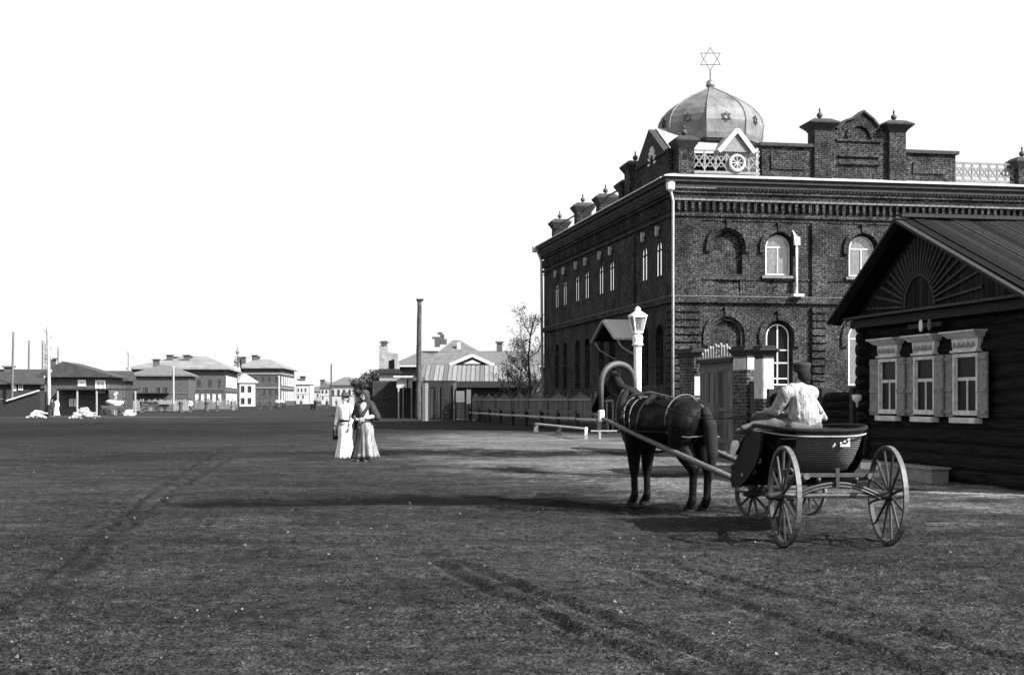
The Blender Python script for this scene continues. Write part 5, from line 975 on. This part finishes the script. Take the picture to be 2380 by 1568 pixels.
# picket fence lines in the background, left
for a, b, Y, lab, mm in ((306, 440, 196, 'weathered paling fence in front of the grey hipped house', PALEW), (440, 552, 232, 'paling fence in front of the long white-roofed house', M('paling_grey', .15))):
    x0, x1 = gx(a, Y), gx(b, Y); c = empty('paling_fence', (x0, Y, 0), 0, lab, 'fence', 'paling fences left of the street'); mb = MB(); x = 0; L_ = x1-x0
    while x < L_: mb.box(x, x+.13, -.03, .0, 0, 1.45+.25*random.random()); x += .2
    mb.box(0, L_, .0, .05, .4, .5); mb.box(0, L_, .0, .05, 1.1, 1.2); mb.build('palings', mm, c)
    for k in range(6): MB().box(L_*k/5-.08, L_*k/5+.08, .05, .2, 0, 1.8).build('post', DARK, c)
# ------------------------------------------------------------------ horse
hd = Vector((-.53, .848, 0)); ax_ = Vector((.848, .53, 0)); HC = Vector((2.13, 19.3, 0))
horse = empty('horse', HC, math.atan2(-hd.x, hd.y), 'dark brown harnessed horse standing with its back to the camera', 'horse')
HM = M('dark_horse_coat', .006, .5, .5, 5, (1, 1, 1), speck=.35, spec=.05, bump=.006, bscale=60)
b = [('c', (0, .42, 1.13), (0, .5, .98), .29, .25), ('c', (0, .35, 1.12), (0, -.1, 1.07), .29, .315), ('c', (0, -.1, 1.07), (0, -.4, 1.12), .315, .285), ('c', (-.08, -.6, 1.2), (.08, -.6, 1.2), .245, .245), ('c', (0, .3, 1.3), (0, -.5, 1.28), .16, .18), ('c', (0, .42, 1.36), (0, .3, 1.34), .12, .12),
     ('c', (0, .5, 1.2), (0, .8, 1.42), .21, .16), ('c', (0, .8, 1.42), (0, 1.1, 1.66), .155, .115), ('c', (0, 1.08, 1.68), (0, 1.3, 1.56), .115, .1), ('c', (0, 1.3, 1.56), (0, 1.5, 1.36), .085, .06), ('c', (0, 1.5, 1.36), (0, 1.54, 1.3), .062, .055), ('c', (0, .62, 1.12), (0, .68, 1.0), .16, .13)]
for k in (-1, 1):
    o_ = .0 if k < 0 else .06
    b += [('c', (.14*k, .42, 1.1), (.14*k, .45+o_, .82), .17, .12), ('c', (.14*k, .45+o_, .82), (.125*k, .46+o_, .5), .11, .068), ('c', (.125*k, .46+o_, .5), (.125*k, .46+o_, .46), .072, .062), ('c', (.125*k, .46+o_, .46), (.125*k, .45+o_, .16), .05, .046), ('c', (.125*k, .45+o_, .16), (.125*k, .5+o_, .07), .055, .058), ('c', (.125*k, .5+o_, .06), (.125*k, .53+o_, .05), .05, .05),
          ('c', (.15*k, -.62, 1.12), (.17*k, -.56, .86), .22, .16), ('c', (.17*k, -.56, .86), (.14*k, -.78+o_, .56), .15, .08), ('c', (.14*k, -.79+o_, .57), (.14*k, -.78+o_, .5), .074, .06), ('c', (.14*k, -.78+o_, .52), (.14*k, -.76+o_, .17), .054, .048), ('c', (.14*k, -.76+o_, .17), (.14*k, -.71+o_, .07), .058, .06), ('c', (.14*k, -.7+o_, .06), (.14*k, -.67+o_, .05), .05, .05),
          ('c', (.06*k, 1.06, 1.76), (.075*k, 1.05, 1.87), .032, .012), ('c', (.17*k, -.1, 1.1), (.17*k, .2, 1.1), .17, .17)]
body = blob('body', b, HM, horse, .019, 4); horse.scale = (1.1, 1.08, 1.06)
blob('tail', [('c', (0, -.84, 1.3), (0, -.93, 1.12), .055, .085), ('c', (0, -.93, 1.12), (.02, -.95, .75), .085, .075), ('c', (.02, -.95, .75), (.03, -.9, .42), .075, .03)], M('horse_hair', .007, .8, .5, 20, (6, 6, 1), bump=.02, bscale=20), horse, .018, 3)
blob('mane', [('c', (-.03, .55, 1.5), (-.05, .85, 1.62), .05, .06), ('c', (-.05, .85, 1.62), (0, 1.08, 1.8), .06, .05), ('c', (-.12, .7, 1.42), (-.1, .9, 1.5), .045, .05), ('c', (0, 1.15, 1.78), (0, 1.25, 1.68), .03, .02)], MATS['horse_hair'], horse, .018, 3)
LE = M('harness_leather', .012, .75, .4, 10, spec=.08); LB = M('worn_strap', .09, .8, .3, 12, spec=.1)
def girth(y, zc, rx, rz_, tilt=0, r=.013, a0=0, a1=360, m=LE, name='strap', flat=1.):
    pts = []
    for k in range(33):
        a = R(a0+(a1-a0)*k/32); pts.append((rx*math.sin(a), y+tilt*math.cos(a), zc+rz_*math.cos(a)))
    return MB().tube(pts, r, 6, closed=(a1-a0 == 360)).build(name, m, horse, True)
girth(.12, 1.11, .345, .37, 0, .016); girth(-.45, 1.16, .325, .345, 0, .010, -100, 100, LB)
girth(.44, 1.14, .30, .34, .1, .010, -110, 110, LB); girth(.3, 1.13, .325, .345, .06, .009, -110, 110, LB)
MB().tube([(-.32, -.46, 1.02), (-.31, -.62, .98), (-.25, -.8, .96), (0, -.88, .98), (.25, -.8, .96), (.31, -.62, .98), (.32, -.46, 1.02)], .011, 6).build('breeching', LB, horse, True)
MB().tube([(-.33, -.46, 1.02), (-.35, .1, 1.02), (-.34, .5, 1.1)], .014, 6).build('trace', LE, horse, True)
for k in (-1, 1):
    for yy in (.515 if k < 0 else .575, -.685 if k < 0 else -.625):
        MB().lathe([(.078, 0), (.062, .075), (.05, .085)], (.125*k if yy > 0 else .14*k, yy, 0), 14).build('hoof', BLACK, horse)
col = []
for k in range(25):
    a = 2*math.pi*k/24; col.append((.25*math.sin(a)*(1-.22*max(0, math.cos(a))), .6+.12*math.cos(a)-.02, 1.2+.36*math.cos(a)))
MB().tube(col[:-1], .062, 8, closed=True).build('collar', LE, horse, True); MB().tube([(p[0]*1.12, p[1]+.05, 1.2+(p[2]-1.2)*1.1) for p in col[:-1]], .026, 7, closed=True).build('hames', LB, horse, True)
sd2 = blob('saddle_pad', [('c', (-.1, .12, 1.47), (.1, .12, 1.47), .05, .05), ('c', (-.2, .12, 1.38), (-.1, .12, 1.46), .04, .05), ('c', (.2, .12, 1.38), (.1, .12, 1.46), .04, .05), ('c', (0, .02, 1.46), (0, .24, 1.47), .06, .06)], LE, horse, .018, 3)
MB().tube([(-.25, .62, 1.3), (-.2, .4, 1.5), (-.05, .2, 1.54), (.02, -.2, 1.46), (0, -.6, 1.46), (0, -.84, 1.32)], .012, 6).build('strap', LB, horse, True)
horse.location.z = float(ground_h(HC.x+.2, HC.y))+.0
# ------------------------------------------------------------------ cab: wicker body on long poles, swivelling front axle
cab = empty('horse_cab', (3.37, 15.6, 0), 0, 'open wicker-bodied horse cab with four spoked wheels', 'carriage')
o0 = Vector((3.37, 15.6, 0)); V = lambda x, y, z: Vector((x, y, z))-o0
rearC = Vector((3.36, 14.22, .515)); ra = Vector((.995, .1, 0)).normalized(); FC = Vector((3.42, 17.45, .335)); fa = Vector((.84, .545, 0)).normalized()
for k in (-1, 1):
    add_wheel(cab, rearC+ra*.55*k-o0, ra*(-k), .515, WHM, TYM, n=12, dish=.025, tw=.045, hub=.055, sp=.0155, hl=.26, rimw=.038)
    add_wheel(cab, FC+fa*.46*k-o0, fa*(-k), .335, WHM, TYM, n=10, dish=.02, tw=.042, hub=.055, sp=.017, hl=.22, rimw=.042)
FRM = M('carriage_iron', .035, .6, .4, 12, metal=.0, spec=.3)
MB().tube([rearC-ra*.62-o0, rearC+ra*.62-o0], .028, 8).build('axle', FRM, cab); MB().tube([FC-fa*.54-o0, FC+fa*.54-o0], .026, 8).build('axle', FRM, cab)
# transverse rear spring, arched, with the straight bar above
sp_ = [rearC+ra*(.46*t)+Vector((0, -.03, .13*(1-t*t)**1.0)) for t in [i/8 for i in range(-8, 9)]]
m = MB(); m.tube([p-o0 for p in sp_], .016, 6); m.tube([p-o0-Vector((0, 0, .033)) for p in sp_], .013, 6)
m.bar(V(3.36, 14.18, .6), V(3.36, 14.18, .8), .035, .06); m.build('leaf_spring', FRM, cab)
bar_ = MB(); bar_.bar(rearC+ra*-.44+Vector((0, -.04, .215))-o0, rearC+ra*.44+Vector((0, -.04, .215))-o0, .045, .04)
for t in (-.36, -.2, .2, .36): bar_.ball(rearC+ra*t+Vector((0, -.05, .17))-o0, .028, 8)
bar_.tube([rearC+ra*-.44+Vector((0, -.04, .22))-o0, rearC+ra*-.5+Vector((0, -.05, .28))-o0, rearC+ra*-.54+Vector((0, -.02, .27))-o0], .02, 6)
bar_.build('spring_bar', FRM, cab)
for k in (-1, 1):
    MB().tube([V(3.36+.33*k, 14.1, .72), V(3.36+.33*k, 15.6, .6), V(3.41+.3*k, 17.3, .5)], .035, 8).build('long_pole', M('ash_pole', .08, .6, .3, 5), cab)
    MB().tube([V(3.36+.3*k, 14.6, .7), V(3.36+.34*k, 14.75, .62), V(3.36+.34*k, 15.2, .6), V(3.36+.34*k, 15.7, .63), V(3.36+.3*k, 15.9, .72)], .016, 6).build('side_spring', FRM, cab)
MB().tube([FC+Vector((.22*math.cos(t*math.pi/8), .22*math.sin(t*math.pi/8), .16))-o0 for t in range(16)], .02, 6, closed=True).build('turning_ring', FRM, cab)
# wicker tub
def wicker():
    m = bpy.data.materials.new('wicker'); m.use_nodes = True; N = m.node_tree.nodes; L = m.node_tree.links; b = N['Principled BSDF']; b.inputs['Roughness'].default_value = .55; b.inputs['Specular IOR Level'].default_value = .3
    tc = N.new('ShaderNodeTexCoord'); outs = []
    for d, sc in (('X', 52), ('Z', 46), ('Y', 52)):
        w = N.new('ShaderNodeTexWave'); w.bands_direction = d; w.inputs['Scale'].default_value = sc/6.283*2; w.inputs['Distortion'].default_value = .6; L.new(tc.outputs['Object'], w.inputs[0]); outs.append(w.outputs['Fac'])
    a = N.new('ShaderNodeMath'); a.operation = 'MULTIPLY'; L.new(outs[0], a.inputs[0]); L.new(outs[1], a.inputs[1])
    mr = N.new('ShaderNodeMapRange'); mr.inputs[3].default_value = .035; mr.inputs[4].default_value = .24; L.new(a.outputs[0], mr.inputs[0]); L.new(mr.outputs[0], b.inputs['Base Color'])
    bu = N.new('ShaderNodeBump'); bu.inputs['Distance'].default_value = .01; L.new(a.outputs[0], bu.inputs['Height']); L.new(bu.outputs[0], b.inputs['Normal']); return m
WK = wicker(); m = MB(); n = 64
prof = [(.32, .5, .70), (.41, .66, .73), (.465, .79, .84), (.515, .90, .98), (.54, .98, 1.1), (.56, 1.02, 1.17), (.53, .98, 1.17), (.50, .94, 1.08), (.46, .86, .95)]
vs = []; TC = V(3.37, 15.78, 0)
for lx2, ly2, z in prof:
    for k in range(n):
        a = 2*math.pi*k/n; c, s_ = math.cos(a), math.sin(a); e = .62; vs.append((TC.x+lx2*abs(c)**e*(1 if c > 0 else -1), TC.y+ly2*abs(s_)**e*(1 if s_ > 0 else -1), z))
mm = len(prof); m.add(vs, [(i*n+k, i*n+(k+1) % n, (i+1)*n+(k+1) % n, (i+1)*n+k) for i in range(mm-1) for k in range(n)]+[tuple(range(n)), tuple(range((mm-1)*n, mm*n))]); tub = m.build('wicker_tub', WK, cab, True); tub.data.materials.append(BLACK)
for p in tub.data.polygons:
    if p.center.x < TC.x-.3: p.material_index = 1
for z_, g_, r_, mt_ in ((1.19, .575, .026, LE), (1.13, .575, .009, M('pale_piping', .25, .5, .3))):
    MB().tube([(TC.x+g_*abs(math.cos(a))**.62*(1 if math.cos(a) > 0 else -1), TC.y+(g_+.46)*abs(math.sin(a))**.62*(1 if math.sin(a) > 0 else -1), z_+.02*math.cos(a*2)) for a in [2*math.pi*k/56 for k in range(56)]], r_, 7, closed=True).build('rim', mt_, tub, True)
MB().box(TC.x-.5, TC.x+.5, TC.y-.3, TC.y+.35, 1.03, 1.14).build('seat', BLACK, cab, bev=.03)
# deep leather front, dropping to the foot well
cv = [(.5, .72), (.7, .6), (.95, .5), (1.2, .46), (1.4, .48), (1.52, .6), (1.54, .66)]
m = MB()
for (y0, z0), (y1, z1) in zip(cv[:-1], cv[1:]): m.hexa([(TC.x-.63, TC.y+y0-.15, z0), (TC.x+.5, TC.y+y0-.15, z0), (TC.x+.5, TC.y+y1-.15, z1), (TC.x-.63, TC.y+y1-.15, z1)], [(TC.x-.63, TC.y+y0-.15, z0+.04), (TC.x+.5, TC.y+y0-.15, z0+.04), (TC.x+.5, TC.y+y1-.15, z1+.04), (TC.x-.63, TC.y+y1-.15, z1+.04)])
fr_ = m.build('foot_well', BLACK, cab)
for xs in (-.64, .5): MB().prism([(TC.y+y, z) for y, z in ((-.75, 1.16), (.1, 1.14), (.55, .98), (.95, .78), (1.3, .62), (1.4, .5), (1.25, .42), (.7, .46), (.2, .58), (-.3, .74), (-.6, .9))], TC.x+xs, TC.x+xs+.03, 'x').build('side_panel', BLACK, fr_)
MB().tube([V(2.88, 15.1, .98), V(2.78, 15.5, 1.1), V(2.74, 16.1, 1.08), V(2.72, 16.6, .86)], .02, 6).build('mudguard', BLACK, cab)
for k, x0 in ((-1, -.44), (1, .44)):
    m = MB(); arc = [(rearC.y-o0.y+.60*math.cos(R(a)), .515+.60*math.sin(R(a))) for a in range(20, 75, 6)]
    if k < 0:
        for (y0, z0), (y1, z1) in zip(arc[:-1], arc[1:]): m.hexa([(x0-.11, y0, z0), (x0+.06, y0, z0), (x0+.06, y1, z1), (x0-.11, y1, z1)], [(x0-.11, y0, z0+.012), (x0+.06, y0, z0+.012), (x0+.06, y1, z1+.012), (x0-.11, y1, z1+.012)])
        m.build('mudguard', BLACK, cab)
# licence plates on the back of the body
pr0 = V(3.55, 14.855, 1.02); pl = MB().box(pr0.x-.0, pr0.x+.105, pr0.y-.012, pr0.y, 1.0, 1.145).build('number_plate', WHITE, cab); text_mesh('8', .15, DARK, pl, (pr0.x+.052, pr0.y-.014, 1.072), (R(90), 0, 0))
text_mesh('J', .15, WHITE, cab, (pr0.x-.06, pr0.y-.008, 1.075), (R(90), 0, 0), .006)
# shafts and bow
SL = FC-fa*.38+Vector((0, 0, .05)); SR = FC+fa*.38+Vector((0, 0, .05)); TL = Vector((1.20, 20.0, 1.295)); TR_ = TL+ax_*.66
sdv = (TL-SL)
for a0, b0 in ((SL, TL), (SR, TR_)):
    dv = b0-a0; MB().tube([a0-dv*.02-o0, a0+dv*.3+Vector((0, 0, -.02))-o0, a0+dv*.6+Vector((0, 0, -.02))-o0, b0-o0], [.04, .042, .038, .026], 9).build('shaft', M('shaft_wood', .09, .5, .35, 5, (5, 5, 5), speck=.2), cab, True)
MB().tube([SL-o0-(TL-SL)*.0, SR-o0], .03, 8).build('splinter_bar', FRM, cab)
bow = empty('shaft_bow', TL-(TL-SL).normalized()*.17, math.atan2(ax_.y, ax_.x), 'tall pale wooden bow arching over the horse between the shafts', 'harness bow')
wv = .60; pts = [(0, 0, -.06)]
for k in range(21):
    a = math.pi*k/20; pts.append((wv/2-(wv/2+.03*math.sin(a))*math.cos(a), 0, .42+.36*math.sin(a)**.9))
pts.append((wv, 0, -.06)); MB().tube(pts, [.033]+[.034+.014*math.sin(math.pi*k/20) for k in range(21)]+[.033], 9).build('arch', M('bow_wood', .055, .5, .3, 5, speck=.15), bow, True)
MB().lathe([(.04, -.06), (.046, -.04), (.046, .09), (.04, .11)], (0, 0, 0), 12).build('end_binding', WHITE, bow); MB().lathe([(.04, -.06), (.046, -.04), (.046, .09), (.04, .11)], (wv, 0, 0), 12).build('end_binding', WHITE, bow)
# ------------------------------------------------------------------ driver
DP = Vector((3.31, 15.85, 1.09)); dr_ = empty('person', DP, 0, 'cab driver in pale shirt and tall dark cap, seen from behind', 'person')
b = []; f0 = Vector((-.75, .6, -.1)); hc, f_, u_, r_v = head(b, (.06, .07, .745), (-.4, .9, -.2), .97)
b += [('c', (.05, .02, .58), (.06, .05, .7), .058, .052), ('c', (-.14, -.1, .53), (.16, .1, .53), .09, .09), ('c', (.02, 0, .5), (.03, -.03, .18), .15, .14), ('c', (.03, -.03, .15), (.03, -.03, .1), .16, .16),
      ('c', (-.19, -.12, .53), (-.28, .0, .3), .055, .042), ('c', (-.28, .0, .3), (-.38, .3, .27), .042, .03), ('c', (.2, .14, .53), (.12, .36, .32), .055, .042), ('c', (.12, .36, .32), (-.06, .5, .27), .042, .03),
      ('c', (-.06, -.06, .12), (-.46, .14, .2), .1, .075), ('c', (-.46, .14, .2), (-.5, .34, -.4), .068, .045), ('c', (.08, .08, .12), (-.25, .42, .2), .1, .075), ('c', (-.25, .42, .2), (-.3, .62, -.42), .068, .045), ('c', (-.5, .34, -.44), (-.6, .46, -.5), .045, .035), ('c', (-.3, .62, -.46), (-.38, .74, -.5), .045, .035)]
hand(b, (-.38, .3, .27), (-.8, .6, 0), (0, 0, 1), 1, .9); hand(b, (-.06, .5, .27), (-.8, .6, 0), (0, 0, 1), 1, .9, -1)
body = blob('body', b, SKIN, dr_, .011, 4); dr_.scale = (.94, .94, .95); eyes(hc, f_, u_, r_v, body)
SHI = M('driver_shirt', .24, .85, .4, 5, (6, 6, 1.4), bump=.05, bscale=4, speck=.25)
sh_ = [('c', (-.1, -.07, .54), (.1, .07, .52), .105, .105), ('c', (.02, -.02, .46), (.07, -.06, .26), .17, .205), ('c', (.06, -.07, .24), (.07, -.06, .17), .21, .2), ('c', (-.18, -.12, .52), (-.28, -.01, .31), .085, .075), ('c', (-.28, -.01, .31), (-.36, .25, .275), .07, .05), ('c', (.19, .13, .52), (.15, .34, .33), .09, .075), ('c', (.12, .36, .33), (-.02, .48, .275), .07, .05), ('c', (.17, .02, .36), (.2, .0, .26), .1, .1), ('c', (.05, .02, .58), (.06, .04, .65), .064, .06)]
# gathered folds running down the back
rf_ = random.Random(11)
for k in range(13):
    a = R(-175+k*19+rf_.uniform(-8, 8)); x, y = .05+.2*math.cos(a), -.04+.2*math.sin(a); t0, t1 = rf_.uniform(.25, .57), rf_.uniform(.16, .3); e = rf_.uniform(-.06, .06); sh_.append(('c', (x*(1.1-t0)+.01, y*(1.15-t0), t0), (x*1.02+e, y*1.02, t1), .014, rf_.uniform(.02, .038)))
blob('shirt', sh_, SHI, dr_, .011, 2)
MB().lathe([(.17, .1), (.195, .11), (.195, .155), (.17, .165)], (.035, -.045, 0), 28).build('belt', BLACK, dr_, True)
blob('trousers', [('c', (.03, -.03, .1), (.03, -.03, .04), .2, .2), ('c', (-.06, -.06, .1), (-.46, .14, .2), .12, .09), ('c', (-.46, .14, .2), (-.5, .34, -.38), .085, .06), ('c', (.08, .08, .1), (-.25, .42, .2), .12, .09), ('c', (-.25, .42, .2), (-.3, .62, -.4), .085, .06)], cloth('dark_trousers', .03), dr_, .016, 3)
cp = MB(); cp.lathe([(.1, -.02), (.104, 0), (.104, .035), (.118, .06), (.108, .09), (.03, .098), (.001, .098)], hc+u_*.055, 20); cp.build('cap', cloth('cap_cloth', .02), dr_, True)
blob('hair', [('c', hc+u_*.04-f_*.015, hc-f_*.045-u_*.04, .094, .08), ('c', hc-f_*.04-u_*.04, hc-f_*.05-u_*.1, .08, .055)], MATS['dark_hair'], dr_, .012, 2)
# coat laid over the knees and seat edge
rs2 = random.Random(5); q = []
for k in range(16):
    t = k/15; x = .06-.62*t; q.append(('c', (x+.1, -.14+.1*rs2.random()+.12*t, .12+.05*math.sin(k*1.9)-.03*t), (x-.12, -.2+.24*t+.12*rs2.random(), .05+.04*rs2.random()), .05+.03*rs2.random(), .035))
q += [('c', (.18, -.16, .12), (-.1, -.2, .1), .06, .07), ('c', (.26, -.12, .02), (-.3, -.12, .02), .05, .06), ('c', (-.1, -.1, .12), (-.5, .05, .12), .08, .06)]
o = blob('coat', q, M('grey_coat', .07, .9, .3, 6, bump=.015, bscale=9), None, .014, 3); o.location = DP; tag(o, 'crumpled grey coat spread over the rim beside the driver', 'coat')
o = MB().box(-.16, .16, -.2, .2, 0, .03).build('seat_cushion', GREYW, None, bev=.012); o.location = DP+Vector((.06, -.28, .055)); tag(o, 'small pale cushion on the seat behind the driver', 'cushion')
# reins from the hands to the horse's head
for s_, hx in ((-1, (-.42, .34, .26)), (1, (-.11, .52, .26))):
    A = DP+Vector(hx); B = HC+hd*1.35+ax_*.1*s_+Vector((0, 0, 1.5)); C1 = HC+hd*.1+ax_*.14*s_+Vector((0, 0, 1.52))
    pts = [A.lerp(C1, t)+Vector((0, 0, -.16*math.sin(math.pi*t))) for t in [i/8 for i in range(9)]]+[C1.lerp(B, t)+Vector((0, 0, .05*math.sin(math.pi*t))) for t in (.33, .66, 1)]
    o = MB().tube(pts, .007, 5).build('rein', LE, None, True); tag(o, 'leather rein from the left hand of the driver to the horse' if s_ < 0 else 'leather rein from the right hand of the driver to the horse', 'rein')
